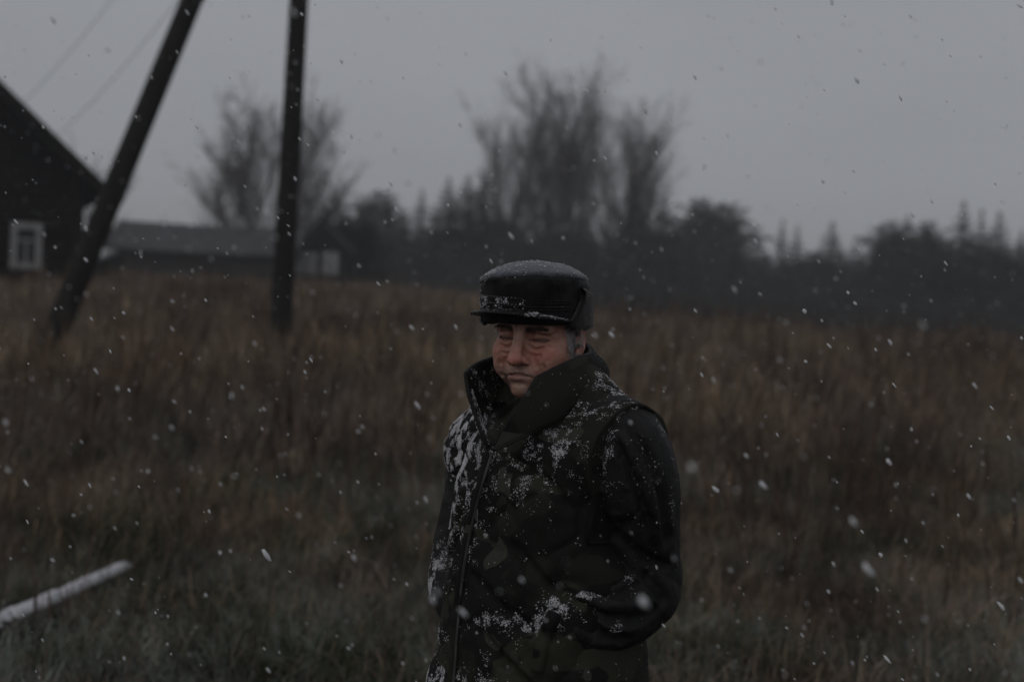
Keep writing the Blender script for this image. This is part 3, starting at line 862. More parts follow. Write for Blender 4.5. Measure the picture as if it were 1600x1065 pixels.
def wedge(n_, d0, d1, margin=1.2, power=1.0):
    """n spots in the strip of field the photo looks over, a little wider than the frame"""
    u = rng.random(n_) ** power
    d = np.sqrt(d0 * d0 + u * (d1 * d1 - d0 * d0))
    x = rng.uniform(-1, 1, n_) * (0.36 * d * margin + 0.8)
    return x, d

def keep_log(x, y, r=0.11):
    a = np.array([la.x, la.y]); b_ = np.array([lb.x, lb.y]); ab = b_ - a
    t = np.clip(((x - a[0]) * ab[0] + (y - a[1]) * ab[1]) / (ab @ ab), 0, 1)
    return np.hypot(x - a[0] - t * ab[0], y - a[1] - t * ab[1]) > r

def low_by_log(x, y):
    """grass is trodden low just in front of the fallen log"""
    a = np.array([la.x, la.y]); b_ = np.array([lb.x, lb.y]); ab = b_ - a
    t = np.clip(((x - a[0]) * ab[0] + (y - a[1]) * ab[1]) / (ab @ ab), -0.2, 0.97)
    px_, py_ = a[0] + t * ab[0], a[1] + t * ab[1]
    front = (y < py_ + 0.05) & (np.hypot(x - px_, y - py_) < 1.0) & (t < 0.74)
    return np.where(front, np.where(rng.random(len(x)) < 0.25, 1.1, 0.50 + 0.40 * rng.random(len(x))), 1.0)

# tall dry meadow
tall = [tuft('dry_tuft', mt_dry, 38, 0.22, 0.28, 0.66, 0.004, 0.009, 0.36, s, head=0.30, curl=0.15) for s in (1, 2, 3, 4)] + \
       [tuft('dry_tuft', mt_dry, 38, 0.28, 0.25, 0.58, 0.004, 0.009, 0.70, s, head=0.12, curl=0.45) for s in (5, 6, 7, 8)]
x1, y1 = wedge(11500, 7.2, 30); x2, y2 = wedge(17000, 28, 92, 1.1)
x = np.concatenate([x1, x2]); y = np.concatenate([y1, y2])
edge = 10.6 + 2.4 * vnoise(x * 0.5, y * 0.5, x * 0 + 3.5) - np.where(x < -1.2, 1.2, 0)
ok = y > edge + rng.normal(0, 1.3, len(x)); x, y = x[ok], y[ok]
sc_ = rng.uniform(0.65, 1.15, len(x)) * (1 + 0.40 * vnoise(x * 0.4, y * 0.4, x * 0 + 8.5)) * np.where(y > 30, 1.1, 1.0) * (0.55 + 0.50 * sstep(7.5, 14, y))
scatter('dry_meadow_grass', tall, x, y, sc_, 'tall dry brown meadow grass filling the field behind the man', 'grass')

# short frosted green grass nearer the camera
short = [tuft('green_tuft', mt_green, 44, 0.15, 0.08, 0.27, 0.003, 0.008, 0.8, s, steps=6, curl=0.7) for s in (11, 12, 13, 14)]
x, y = wedge(14000, 4.2, 13.5, 1.25)
ok = keep_log(x, y, 0.13); x, y = x[ok], y[ok]
cl = vnoise(x * 1.3, y * 1.3, x * 0 + 4.5); ok = rng.random(len(x)) < 0.75 + 0.6 * cl; x, y, cl = x[ok], y[ok], cl[ok]
scatter('short_green_grass', short, x, y, rng.uniform(0.6, 1.25, len(x)) * (1 + 0.45 * cl), 'short curling frosted green grass in the foreground', 'grass')
far_short = [tuft('under_tuft', mt_dry, 34, 0.28, 0.10, 0.30, 0.003, 0.008, 0.9, s, curl=0.6) for s in (21, 22)]
x1, y1 = wedge(3600, 4.5, 12, 1.25); x2, y2 = wedge(7000, 11, 40)
x = np.concatenate([x1, x2]); y = np.concatenate([y1, y2]); ok = keep_log(x, y, 0.15); x, y = x[ok], y[ok]
scatter('matted_dry_grass', far_short, x, y, rng.uniform(0.7, 1.2, len(x)), 'matted dead brown grass lying low between the green tufts', 'grass')
# coarse bent stems standing out of the near grass
stems_ = [tuft('coarse_tuft', mt_dry, 6, 0.12, 0.22, 0.52, 0.006, 0.011, 0.85, s, steps=7, curl=0.6) for s in (41, 42, 43)]
x, y = wedge(1300, 4.6, 12, 1.2); ok = keep_log(x, y, 0.15) & (vnoise(x * 0.9, y * 0.9, x * 0 + 6.5) > -0.25); x, y = x[ok], y[ok]
scatter('coarse_bent_stems', stems_, x, y, rng.uniform(0.6, 1.15, len(x)), 'coarse pale bent stems arching over the near green grass', 'grass')
# weed stalks
weeds = [tuft('weed_tuft', mt_weed, 7, 0.14, 0.4, 0.95, 0.006, 0.010, 0.22, s, head=0.8) for s in (31, 32, 33)]
x1, y1 = wedge(330, 5.5, 11); x2, y2 = wedge(2600, 10, 34)
x = np.concatenate([x1, x2]); y = np.concatenate([y1, y2])
ok = (vnoise(x * 0.45, y * 0.45, x * 0 + 1.5) > -0.1) & keep_log(x, y, 0.2); x, y = x[ok], y[ok]
scatter('dead_weeds', weeds, x, y, rng.uniform(0.7, 1.2, len(x)) * (0.7 + 0.3 * sstep(7, 12, y)), 'dark dead weed stalks standing among the brown grass', 'weeds')

# ------------------------------------------------------------------ falling snow
_bm = bmesh.new(); bmesh.ops.create_icosphere(_bm, subdivisions=1, radius=1.0)
ICO_V = np.array([v.co[:] for v in _bm.verts]); ICO_F = np.array([[v.index for v in f.verts] for f in _bm.faces]); _bm.free()
def round_flakes(C, size, sdir, stretch):
    k = len(C); V = ICO_V[None] * rng.uniform(0.75, 1.2, (k, len(ICO_V), 1)) * size[:, None, None]
    sdv = sdir[:, None, :]
    V = V + (V * sdv).sum(-1, keepdims=True) * sdv * (stretch - 1)[:, None, None] + C[:, None]
    return V.reshape(-1, 3), (np.arange(k)[:, None, None] * len(ICO_V) + ICO_F[None]).reshape(-1, 3)
def flakes_mesh(C, size, stretch_dir=None, stretch=1.0, nrm=None, flat=1.0):
    """small irregular eight-sided flakes; C centres, size radii"""
    k = len(C)
    if stretch_dir is not None: return round_flakes(C, size, stretch_dir, stretch)
    o = np.array([[1, 0, 0], [-1, 0, 0], [0, 1, 0], [0, -1, 0], [0, 0, 1], [0, 0, -1]], float)
    F = np.array([[0, 2, 4], [2, 1, 4], [1, 3, 4], [3, 0, 4], [2, 0, 5], [1, 2, 5], [3, 1, 5], [0, 3, 5]])
    V = o[None] * rng.uniform(0.55, 1.25, (k, 6, 1)) + rng.normal(0, 0.16, (k, 6, 3))
    if nrm is not None:
        nz_ = nrm; t = np.cross(nz_, rng.normal(size=(k, 3))); t /= np.linalg.norm(t, axis=1)[:, None] + 1e-9; s = np.cross(nz_, t)
        V = V[:, :, 0:1] * t[:, None] + V[:, :, 1:2] * s[:, None] + V[:, :, 2:3] * flat * nz_[:, None]
    V = V * size[:, None, None]
    if stretch_dir is not None:
        sdv = stretch_dir[:, None, :]
        V = V + (V * sdv).sum(-1, keepdims=True) * sdv * (stretch - 1)[:, None, None]
    V = V + C[:, None]
    return V.reshape(-1, 3), (np.arange(k)[:, None, None] * 6 + F[None]).reshape(-1, 3)

mt_flake, n, b = new_mat('snowflakes', 0.8, 0.2)
b.inputs['Base Color'].default_value = (0.93, 0.94, 0.96, 1)
tl = n.nodes.new('ShaderNodeBsdfTranslucent'); tl.inputs['Color'].default_value = (0.95, 0.96, 0.98, 1)
ms = n.nodes.new('ShaderNodeMixShader'); ms.inputs[0].default_value = 0.6
n.links.new(b.outputs[0], ms.inputs[1]); n.links.new(tl.outputs[0], ms.inputs[2]); tp_ = n.nodes.new('ShaderNodeBsdfTransparent'); m2_ = n.nodes.new('ShaderNodeMixShader'); m2_.inputs[0].default_value = 0.22
n.links.new(ms.outputs[0], m2_.inputs[1]); n.links.new(tp_.outputs[0], m2_.inputs[2]); n.links.new(m2_.outputs[0], n.nodes['Material Output'].inputs['Surface'])
N = 7600
d = (rng.random(N) * (13.0 ** 3 - 0.9 ** 3) + 0.9 ** 3) ** (1 / 3)
near = rng.random(N) < 0.20
d = np.where(near, rng.uniform(1.2, 4.5, N), d)
d[:16] = rng.uniform(0.5, 1.05, 16)
fx = rng.uniform(-1, 1, N) * (0.36 * d + 0.5); fz = rng.uniform(-1, 1, N) * (0.24 * d + 0.2)
C = np.stack([fx, d, CAM_H - 0.02 * d + fz + 0.0], 1)
ok = C[:, 2] > gz(C[:, 0], C[:, 1]) + 0.15
ok &= ~((np.abs(C[:, 0] - 0.08) < 0.45) & (np.abs(d - 2.8) < 0.40))
ok &= ~((d < 3.2) & (np.hypot(fx / d - 0.010, (C[:, 2] - CAM_H) / d + 0.005) < 0.032))
C = C[ok]; d = d[ok]; k = len(C)
drift = np.stack([0.62 + rng.normal(0, 0.14, k), rng.normal(0, 0.3, k), -0.78 + rng.normal(0, 0.12, k)], 1); drift /= np.linalg.norm(drift, axis=1)[:, None]
size = np.exp(rng.normal(0, 0.50, k)) * 0.00126 * np.clip(d / 2.8, 0.6, 1.5) ** 0.6
V, F = flakes_mesh(C, size, drift, rng.uniform(1.3, 3.6, k))
tag(mesh_obj('snowfall', V, F, mt_flake, smooth=True), 'white snowflakes drifting down through the air', 'snow', None, 'stuff')

# ------------------------------------------------------------------ the man
# man frame: x = image right, y = away from the camera, z = image up, metres, origin at photo pixel (840, 640), 2.8 m away
MD = 2.80; MO = P(840, 640, MD)
MM = Matrix((rgt, fwd, upv)).transposed()
def mp(px, py, y):
    d = MD + y
    return np.array([((px - 800) * d - 40 * MD) / FPX, y, ((532.5 - py) * d + 107.5 * MD) / FPX])
def to_px(V):
    d = MD + V[:, 1]
    return 800 + (V[:, 0] * FPX + 40 * MD) / d, 532.5 - (V[:, 2] * FPX - 107.5 * MD) / d
man = bpy.data.objects.new('person', None); COL.objects.link(man)
mw = MM.to_4x4(); mw.translation = MO
man.matrix_world = mw; man.empty_display_size = 0.2
tag(man, 'man in peaked cap with ear flaps and snow-dusted camouflage jacket, hand in pocket', 'person')

# ---- materials
mt_skin, n, b = new_mat('weathered_skin', 0.48, 0.45)
at = n.nodes.new('ShaderNodeVertexColor'); at.layer_name = 'tone'
no, cr = noise_ramp(n, [(0.3, (0.80, 0.76, 0.74)), (0.7, (1.12, 1.08, 1.06))], 60, 6)
mx = n.nodes.new('ShaderNodeMix'); mx.data_type = 'RGBA'; mx.blend_type = 'MULTIPLY'; mx.inputs['Factor'].default_value = 1.0
n.links.new(at.outputs['Color'], mx.inputs['A']); n.links.new(cr.outputs['Color'], mx.inputs['B'])
n.links.new(mx.outputs['Result'], b.inputs['Base Color'])
b.inputs['Subsurface Weight'].default_value = 0.12; b.inputs['Subsurface Radius'].default_value = (0.6, 0.25, 0.15); b.inputs['Subsurface Scale'].default_value = 0.006
no2, _ = noise_ramp(n, [(0, (0, 0, 0)), (1, (1, 1, 1))], 230, 4)
add_bump(n, b, no2.outputs['Fac'], 0.35, 0.0015)

def cloth(name, stops, scale, camo=None, rough=0.8, weave=900, sheen=0.0, fold=True):
    mt, n, b = new_mat(name, rough, 0.14)
    no, cr = noise_ramp(n, stops, scale, 2.0, 0.4, dist=0.6)
    cr.color_ramp.interpolation = 'CONSTANT' if camo else 'LINEAR'
    n.links.new(cr.outputs['Color'], b.inputs['Base Color'])
    b.inputs['Sheen Weight'].default_value = sheen
    n1, _ = noise_ramp(n, [(0, (0, 0, 0)), (1, (1, 1, 1))], 26, 4, 0.5, mapping=(1, 1, 0.7))
    n2, _ = noise_ramp(n, [(0, (0, 0, 0)), (1, (1, 1, 1))], weave, 2)
    ad = n.nodes.new('ShaderNodeMath'); ad.operation = 'MULTIPLY_ADD'; ad.inputs[1].default_value = 0.08
    n.links.new(n2.outputs['Fac'], ad.inputs[0]); n.links.new(n1.outputs['Fac'], ad.inputs[2])
    add_bump(n, b, ad.outputs[0], 0.6, 0.012)
    return mt
mt_camo_old = cloth('camouflage_plain', [(0.0, (0.007, 0.007, 0.007)), (0.40, (0.014, 0.015, 0.012)), (0.52, (0.046, 0.046, 0.033)), (0.58, (0.008, 0.008, 0.007)), (0.68, (0.034, 0.034, 0.025))], 8.5, True)
def camo_mat():
    mt = mt_camo_old; mt.name = 'camouflage_cloth'; n = mt.node_tree; b = n.nodes['Principled BSDF']
    col = None
    for i, (scale, off, thr, c) in enumerate(((7.0, 3.0, 0.55, (0.017, 0.018, 0.014)), (8.0, 11.0, 0.585, (0.028, 0.028, 0.020)), (10.0, 23.0, 0.575, (0.007, 0.007, 0.006)), (9.0, 37.0, 0.63, (0.042, 0.042, 0.034)))):
        tc = n.nodes.new('ShaderNodeTexCoord'); mpn = n.nodes.new('ShaderNodeMapping'); mpn.inputs['Location'].default_value = (off, off * 0.7, off * 1.3)
        mpn.inputs['Scale'].default_value = (0.8, 0.8, 1.15)
        no = n.nodes.new('ShaderNodeTexNoise'); no.inputs['Scale'].default_value = scale; no.inputs['Detail'].default_value = 2.5; no.inputs['Roughness'].default_value = 0.45; no.inputs['Distortion'].default_value = 0.5
        n.links.new(tc.outputs['Object'], mpn.inputs['Vector']); n.links.new(mpn.outputs['Vector'], no.inputs['Vector'])
        mr = n.nodes.new('ShaderNodeMapRange'); mr.inputs['From Min'].default_value = thr - 0.004; mr.inputs['From Max'].default_value = thr + 0.004
        n.links.new(no.outputs['Fac'], mr.inputs['Value'])
        mx = n.nodes.new('ShaderNodeMix'); mx.data_type = 'RGBA'; mx.inputs['B'].default_value = (*c, 1)
        if col is None: mx.inputs['A'].default_value = (0.009, 0.009, 0.008, 1)
        else: n.links.new(col, mx.inputs['A'])
        n.links.new(mr.outputs['Result'], mx.inputs['Factor']); col = mx.outputs['Result']
    n.links.new(col, b.inputs['Base Color'])
    return mt
mt_camo = camo_mat()
mt_snow_cloth = simple('snow_on_cloth', [(0.3, (0.48, 0.48, 0.51)), (0.7, (0.68, 0.68, 0.71))], 60, 0.9, 0.1, 0.3, 0.002)
mt_black = cloth('black_nylon', [(0.3, (0.005, 0.005, 0.005)), (0.7, (0.009, 0.009, 0.009))], 9, rough=0.6)
mt_black.node_tree.nodes['Principled BSDF'].inputs['Specular IOR Level'].default_value = 0.3
for _n in mt_black.node_tree.nodes:
    if _n.type == 'BUMP': _n.inputs['Strength'].default_value = 0.9; _n.inputs['Distance'].default_value = 0.022
mt_leather = cloth('black_cap_cloth', [(0.3, (0.006, 0.006, 0.006)), (0.7, (0.013, 0.013, 0.013))], 40, rough=0.45)
mt_fleece = cloth('black_fleece', [(0.3, (0.006, 0.006, 0.006)), (0.7, (0.013, 0.013, 0.013))], 120, rough=0.95, weave=500, sheen=0.2)
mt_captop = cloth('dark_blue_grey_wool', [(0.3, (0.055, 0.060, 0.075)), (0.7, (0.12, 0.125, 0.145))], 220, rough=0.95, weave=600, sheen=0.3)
mt_trouser = cloth('dark_trousers', [(0.3, (0.010, 0.010, 0.011)), (0.7, (0.018, 0.018, 0.018))], 9)
mt_boot = simple('black_rubber_boot', [(0.3, (0.010, 0.010, 0.010)), (0.7, (0.02, 0.02, 0.02))], 12, 0.45, 0.4, 0.2, 0.003)
mt_zip = simple('zip_teeth', [(0.3, (0.012, 0.012, 0.012)), (0.7, (0.03, 0.03, 0.03))], 300, 0.4, 0.5, 0.3, 0.001)
mt_hair, n, b = new_mat('grey_hair', 0.6, 0.3)
oi_no, cr = noise_ramp(n, [(0.3, (0.34, 0.34, 0.35)), (0.7, (0.66, 0.66, 0.67))], 300, 2)
n.links.new(cr.outputs['Color'], b.inputs['Base Color'])
mt_brow = simple('dark_eyebrow_hair', [(0.3, (0.035, 0.028, 0.024)), (0.7, (0.085, 0.070, 0.062))], 300, 0.6, 0.3, 0)

# ---- head frame
YAW, TILT, HROLL = R(27), R(6.0), R(4)
Rz = Matrix.Rotation(-YAW, 3, 'Z')
hl = Rz @ Vector((1, 0, 0)); hf = Rz @ Vector((0, -1, 0)); hu = Vector((0, 0, 1))
Rt = Matrix.Rotation(-TILT, 3, hl.cross(Vector((0, 0, 0))) if False else hl)
if (Rt @ hf).z > 0: Rt = Matrix.Rotation(TILT, 3, hl)
hf = Rt @ hf; hu = Rt @ hu
Rr = Matrix.Rotation(HROLL, 3, hf)
if (Rr @ hu).x < hu.x: Rr = Matrix.Rotation(-HROLL, 3, hf)
hl = Rr @ hl; hu = Rr @ hu
eyes = Vector(mp(815, 527, -0.10))
h0 = eyes - hf * 0.088
HM = np.array([hl, hf, hu])                      # rows: head-local axes in the man frame
def h2m(V): return np.asarray(V) @ HM + np.array(h0)

f = Field((-0.105, -0.125, -0.205), (0.105, 0.15, 0.145), 0.0016)
f.ell((0, -0.004, 0.030), (0.077, 0.098, 0.092), 0.004)
f.ell((0, 0.028, -0.025), (0.072, 0.066, 0.080), 0.02)
f.ell((0, 0.034, -0.070), (0.060, 0.056, 0.050), 0.02)
for s in (-1, 1):
    f.ell((s * 0.055, 0.004, -0.066), (0.019, 0.028, 0.028), 0.022)      # jaw corner
    f.ell((s * 0.046, 0.062, -0.026), (0.025, 0.024, 0.019), 0.016)      # cheekbone
    f.ell((s * 0.043, 0.060, -0.054), (0.026, 0.028, 0.028), 0.020)      # cheek
    f.cap((s * 0.014, 0.089, 0.020), (s * 0.050, 0.070, 0.017), 0.012, 0.010, 0.012)   # brow ridge
f.ell((0, 0.086, 0.022), (0.020, 0.014, 0.016), 0.012)
f.ell((0, 0.082, -0.100), (0.024, 0.017, 0.017), 0.016)                  # chin
f.ell((0, 0.080, -0.066), (0.035, 0.022, 0.026), 0.016)                  # muzzle
for s in (-1, 1):
    f.ell((s * 0.033, 0.098, 0.004), (0.022, 0.018, 0.012), 0.012, True) # socket
    f.ell((s * 0.032, 0.0740, 0.002), (0.0165, 0.0145, 0.0130), 0.003)  # closed lid over the eyeball
    f.ell((s * 0.034, 0.0860, 0.0145), (0.023, 0.009, 0.0050), 0.006)     # hooded fold over the lid
    f.ell((s * 0.032, 0.0800, -0.0135), (0.019, 0.009, 0.006), 0.007)    # bag under the eye
    continue
    lid = [(s * (0.032 + dx), 0.0893 - (dx * 46) ** 2 * 0.0085, -0.0055 - 0.0022 * math.cos(dx / 0.016 * 1.5)) for dx in (-0.016, -0.011, -0.005, 0, 0.005, 0.011, 0.017)]
    f.path(lid, [0.0016, 0.0024, 0.0028, 0.0028, 0.0028, 0.0026, 0.0018], 0.0014, True)
    crs = [(s * (0.032 + dx), 0.0885 - (dx * 44) ** 2 * 0.010, 0.0062 - 5.0 * dx * dx * 2.2) for dx in (-0.016, -0.008, 0, 0.008, 0.018)]
    f.path(crs, [0.0014, 0.0022, 0.0024, 0.0022, 0.0016], 0.002, True)
    bag = [(s * (0.030 + dx), 0.0885 - (max(dx, 0) * 40) ** 2 * 0.008, -0.0235 + 12.0 * dx * dx) for dx in (-0.014, -0.006, 0.002, 0.010, 0.019)]
    f.path(bag, [0.0010, 0.0018, 0.0020, 0.0018, 0.0010], 0.003, True)
# nose
f.cap((0, 0.090, 0.016), (0, 0.114, -0.032), 0.0085, 0.0118, 0.010)
f.ell((0, 0.1155, -0.0385), (0.0150, 0.0145, 0.0125), 0.006)
for s in (-1, 1):
    f.ell((s * 0.0170, 0.1005, -0.0415), (0.0092, 0.0125, 0.0092), 0.005)
    f.ell((s * 0.0085, 0.1085, -0.0515), (0.0048, 0.0065, 0.0045), 0.003, True)
    continue
    nf = [(s * 0.0235, 0.0945, -0.036), (s * 0.0300, 0.0885, -0.047), (s * 0.0365, 0.0820, -0.060), (s * 0.0395, 0.0775, -0.074)]
    f.path(nf, [0.0042, 0.0048, 0.0044, 0.0026], 0.005, True)
    f.path([(s * 0.0365, 0.080, -0.083), (s * 0.038, 0.076, -0.095)], [0.0024, 0.0016], 0.006, True)
f.path([(0, 0.1035, -0.0535), (0, 0.1010, -0.0620)], [0.0030, 0.0026], 0.004, True)                       # philtrum
# lips: thin upper, fuller lower, corners turned down
f.path([(-0.026, 0.0855, -0.0725), (-0.014, 0.0955, -0.0665), (0, 0.0990, -0.0650), (0.014, 0.0955, -0.0665), (0.026, 0.0855, -0.0725)], [0.0022, 0.0036, 0.0040, 0.0036, 0.0022], 0.005)
f.path([(-0.022, 0.0865, -0.0765), (-0.011, 0.0950, -0.0760), (0, 0.0980, -0.0765), (0.011, 0.0950, -0.0760), (0.022, 0.0865, -0.0765)], [0.0026, 0.0050, 0.0058, 0.0050, 0.0026], 0.005)
f.path([(-0.033, 0.0815, -0.0785), (-0.022, 0.0910, -0.0722), (-0.009, 0.1000, -0.0695), (0, 0.1022, -0.0692), (0.009, 0.1000, -0.0695), (0.022, 0.0910, -0.0722), (0.033, 0.0815, -0.0785)], [0.0022, 0.0024, 0.0023, 0.0022, 0.0023, 0.0024, 0.0022], 0.0016, True)
f.ell((0, 0.1030, -0.0875), (0.020, 0.0085, 0.0040), 0.006, True)
# creases of an old face
for s in (-1, 1):
    f.crease([(s * 0.0150, -0.0010), (s * 0.024, -0.0040), (s * 0.034, -0.0048), (s * 0.044, -0.0030), (s * 0.0520, 0.0000)], 0.0027, 0.0014)     # shut lids
    f.crease([(s * 0.016, 0.0055), (s * 0.025, 0.0090), (s * 0.036, 0.0092), (s * 0.047, 0.0060), (s * 0.054, 0.002)], 0.0019, 0.0030)            # lid fold
    f.crease([(s * 0.016, -0.0125), (s * 0.025, -0.0200), (s * 0.036, -0.0210), (s * 0.046, -0.0165)], 0.0012, 0.0055)                             # bag
    f.crease([(s * 0.020, -0.0290), (s * 0.030, -0.0330), (s * 0.042, -0.0310)], 0.0010, 0.0040)
    for q in ((0.052, 0.004, 0.062, 0.010), (0.053, -0.002, 0.064, -0.002), (0.052, -0.008, 0.062, -0.014)):
        f.crease([(s * q[0], q[1]), (s * (q[0] + q[2]) / 2, (q[1] + q[3]) / 2 - 0.001), (s * q[2], q[3])], 0.0011, 0.0025)                          # crow's feet
    f.crease([(s * 0.0225, -0.0345), (s * 0.0285, -0.0440), (s * 0.0355, -0.0560), (s * 0.0400, -0.0700), (s * 0.0395, -0.0800)], 0.0038, 0.0070)   # nose to mouth
    f.crease([(s * 0.0360, -0.0800), (s * 0.0375, -0.0900), (s * 0.0350, -0.0990)], 0.0014, 0.0080)
    f.crease([(s * 0.047, -0.050), (s * 0.050, -0.065), (s * 0.047, -0.080)], 0.0010, 0.0070)
    f.crease([(s * 0.0040, 0.0130), (s * 0.0055, 0.0230), (s * 0.0045, 0.0310)], 0.0013, 0.0030)                                                    # frown
f.crease([(-0.0340, -0.0800), (-0.026, -0.0745), (-0.016, -0.0710), (-0.006, -0.0690), (0, -0.0695), (0.006, -0.0690), (0.016, -0.0710), (0.026, -0.0745), (0.0340, -0.0800)], 0.0024, 0.0016, n=30)
for z in (0.036, 0.044):
    f.crease([(-0.045, z - 0.002), (-0.02, z + 0.002), (0.0, z), (0.02, z + 0.002), (0.045, z - 0.002)], 0.0012, 0.0035, n=24)
# ears
for s in (-1, 1):
    re = Matrix.Rotation(s * R(-22), 3, 'Z') @ Matrix.Rotation(R(-10), 3, 'X')
    f.ell((s * 0.0830, -0.006, -0.004), (0.0085, 0.0185, 0.0320), 0.006, False, re)
    f.ell((s * 0.0905, -0.003, -0.001), (0.0065, 0.0115, 0.0200), 0.003, True, re)
    f.ell((s * 0.0810, 0.0100, -0.008), (0.006, 0.006, 0.008), 0.004)
    f.ell((s * 0.0800, 0.001, -0.033), (0.0065, 0.009, 0.010), 0.005)
# neck
f.cap((0, -0.018, -0.075), (0, -0.040, -0.215), 0.058, 0.062, 0.02)
sl, X, Y, Z = f.grid()
f.F += 0.0006 * vnoise(X * 160 + 0 * Y + 0 * Z, Y * 160 + 0 * X + 0 * Z, Z * 220 + 0 * X + 0 * Y) + 0.0012 * vnoise(X * 60 + 0 * Y + 0 * Z, Y * 60 + 0 * X + 0 * Z, Z * 60 + 0 * X + 0 * Y)
HV, HQ = f.mesh(); del f
HV = relax(HV, HQ, 2, 0.45)
body = mesh_obj('body', h2m(HV), HQ, mt_skin, man)
# skin tones: ruddy cheeks and nose, stubble, lips, eye shade painted in
def gauss(c, r): return np.exp(-(((HV - np.array(c)) / np.array(r)) ** 2).sum(1))
ax_ = HV.copy(); ax_[:, 0] = np.abs(ax_[:, 0])
def gs(c, r): return np.exp(-(((ax_ - np.array(c)) / np.array(r)) ** 2).sum(1))
tone = np.tile(np.array([0.47, 0.272, 0.215]), (len(HV), 1))
def blend(w, c):
    global tone
    w = np.clip(w, 0, 1)[:, None]; tone = tone * (1 - w) + np.array(c) * w
blend(gs((0.046, 0.07, -0.028), (0.026, 0.04, 0.022)) * 0.9, (0.53, 0.190, 0.135))
blend(gs((0.0, 0.12, -0.036), (0.020, 0.03, 0.020)) * 0.9, (0.54, 0.190, 0.150))
blend(gs((0.084, -0.006, -0.004), (0.016, 0.03, 0.04)) * 0.8, (0.52, 0.22, 0.16))
blend(gs((0.0, 0.09, -0.088), (0.045, 0.05, 0.026)) * 0.50, (0.34, 0.245, 0.20))
blend(gs((0.0, 0.10, -0.058), (0.024, 0.03, 0.009)) * 0.50, (0.32, 0.235, 0.195))
blend(gs((0.045, 0.05, -0.075), (0.022, 0.05, 0.022)) * 0.40, (0.36, 0.25, 0.20))
blend(gs((0.0, 0.10, -0.0745), (0.021, 0.02, 0.0055)) * 0.75, (0.42, 0.20, 0.175))
blend(gs((0.032, 0.085, 0.001), (0.020, 0.02, 0.009)) * 0.75, (0.30, 0.15, 0.115))  # shade under brow and visor painted into the eyelid colour
for zz_, w_ in ((-0.0042, 0.85),):
    blend((np.abs(ax_[:, 0] - 0.034) < 0.019) * (HV[:, 1] > 0.04) * np.exp(-((ax_[:, 2] - zz_ - 3.0 * (ax_[:, 0] - 0.032) ** 2) / 0.0018) ** 2) * w_, (0.07, 0.045, 0.04))  # lash line and crease shade of the shut lids, painted dark
mott = vnoise(HV[:, 0] * 70, HV[:, 1] * 70, HV[:, 2] * 70) + 0.6 * vnoise(HV[:, 0] * 190, HV[:, 1] * 190, HV[:, 2] * 190)
blend(np.clip(mott, 0, 1) * 0.45, (0.48, 0.18, 0.14)); blend(np.clip(-mott, 0, 1) * 0.35, (0.40, 0.27, 0.215))
stub = rng.random(len(HV)) * gs((0.03, 0.07, -0.082), (0.05, 0.08, 0.030)); blend((stub > 0.42) * 0.45, (0.22, 0.19, 0.18))
va = body.data.color_attributes.new('tone', 'FLOAT_COLOR', 'POINT')
va.data.foreach_set('color', np.concatenate([tone, np.ones((len(tone), 1))], 1).astype(np.float32).ravel())

# ---- hair: strands growing out of the skin
tri_c = HV[HQ].mean(1)
e1 = HV[HQ[:, 2]] - HV[HQ[:, 0]]; e2 = HV[HQ[:, 3]] - HV[HQ[:, 1]]
fn = np.cross(e1, e2); fa = np.linalg.norm(fn, axis=1); fn /= fa[:, None] + 1e-12
if (fn * (tri_c - np.array([0, 0, 0]))).sum(1).mean() < 0: fn = -fn
def strands(name, sel, cnt, L, rad, flow, mat, parent, jit=0.35):
    ids = np.where(sel)[0]
    if len(ids) == 0: return
    ids = rng.choice(ids, cnt, p=fa[ids] / fa[ids].sum())
    p = tri_c[ids] + rng.normal(0, 0.0006, (cnt, 3)); nn = fn[ids]
    fl = np.array(flow(tri_c[ids]))
    d = fl - (fl * nn).sum(1)[:, None] * nn * 0.9 + rng.normal(0, jit, (cnt, 3)) * 0.5; d /= np.linalg.norm(d, axis=1)[:, None]
    d = d + nn * 0.30; d /= np.linalg.norm(d, axis=1)[:, None]
    LL = rng.uniform(0.6, 1.3, cnt)[:, None] * L
    m1 = p + d * LL * 0.5; m2 = m1 + (d - nn * 0.25) * LL * 0.5
    V1, Q1 = segs_mesh(p - nn * 0.0005, m1, rad, rad * 0.8); V2, Q2 = segs_mesh(m1, m2, rad * 0.8, rad * 0.25)
    mesh_obj(name, h2m(np.concatenate([V1, V2])), np.concatenate([Q1, Q2 + len(V1)]), mat, parent)
X_, Y_, Z_ = tri_c[:, 0], tri_c[:, 1], tri_c[:, 2]
side = (np.abs(X_) > 0.048) & (Y_ > 0.008) & (Y_ < 0.043 - 0.30 * np.maximum(0, -Z_)) & (Z_ > -0.040) & (Z_ < 0.06)
back = (Y_ < 0.012) & (Z_ > -0.050 + 0.3 * np.maximum(0, Y_ + 0.05)) & (Z_ < 0.07) & ~((np.abs(X_) > 0.066) & (Y_ > -0.035) & (Z_ < 0.035)) & (np.abs(X_) < 0.081)
beard = ((gs2 := np.exp(-(((np.abs(X_) - 0.02) / 0.04) ** 2 + ((Z_ + 0.085) / 0.026) ** 2))) > 0.35) & (Y_ > 0.03) & ~((np.abs(X_) < 0.026) & (np.abs(Z_ + 0.073) < 0.008))
strands('stubble', beard, 1100, 0.0022, 0.00012, lambda c: np.tile([0, 0.2, -1.0], (len(c), 1)), mt_brow, body, 0.6)
strands('hair', side | back, 6500, 0.013, 0.00036, lambda c: np.tile([0, -0.45, -1.0], (len(c), 1)), mt_hair, body)
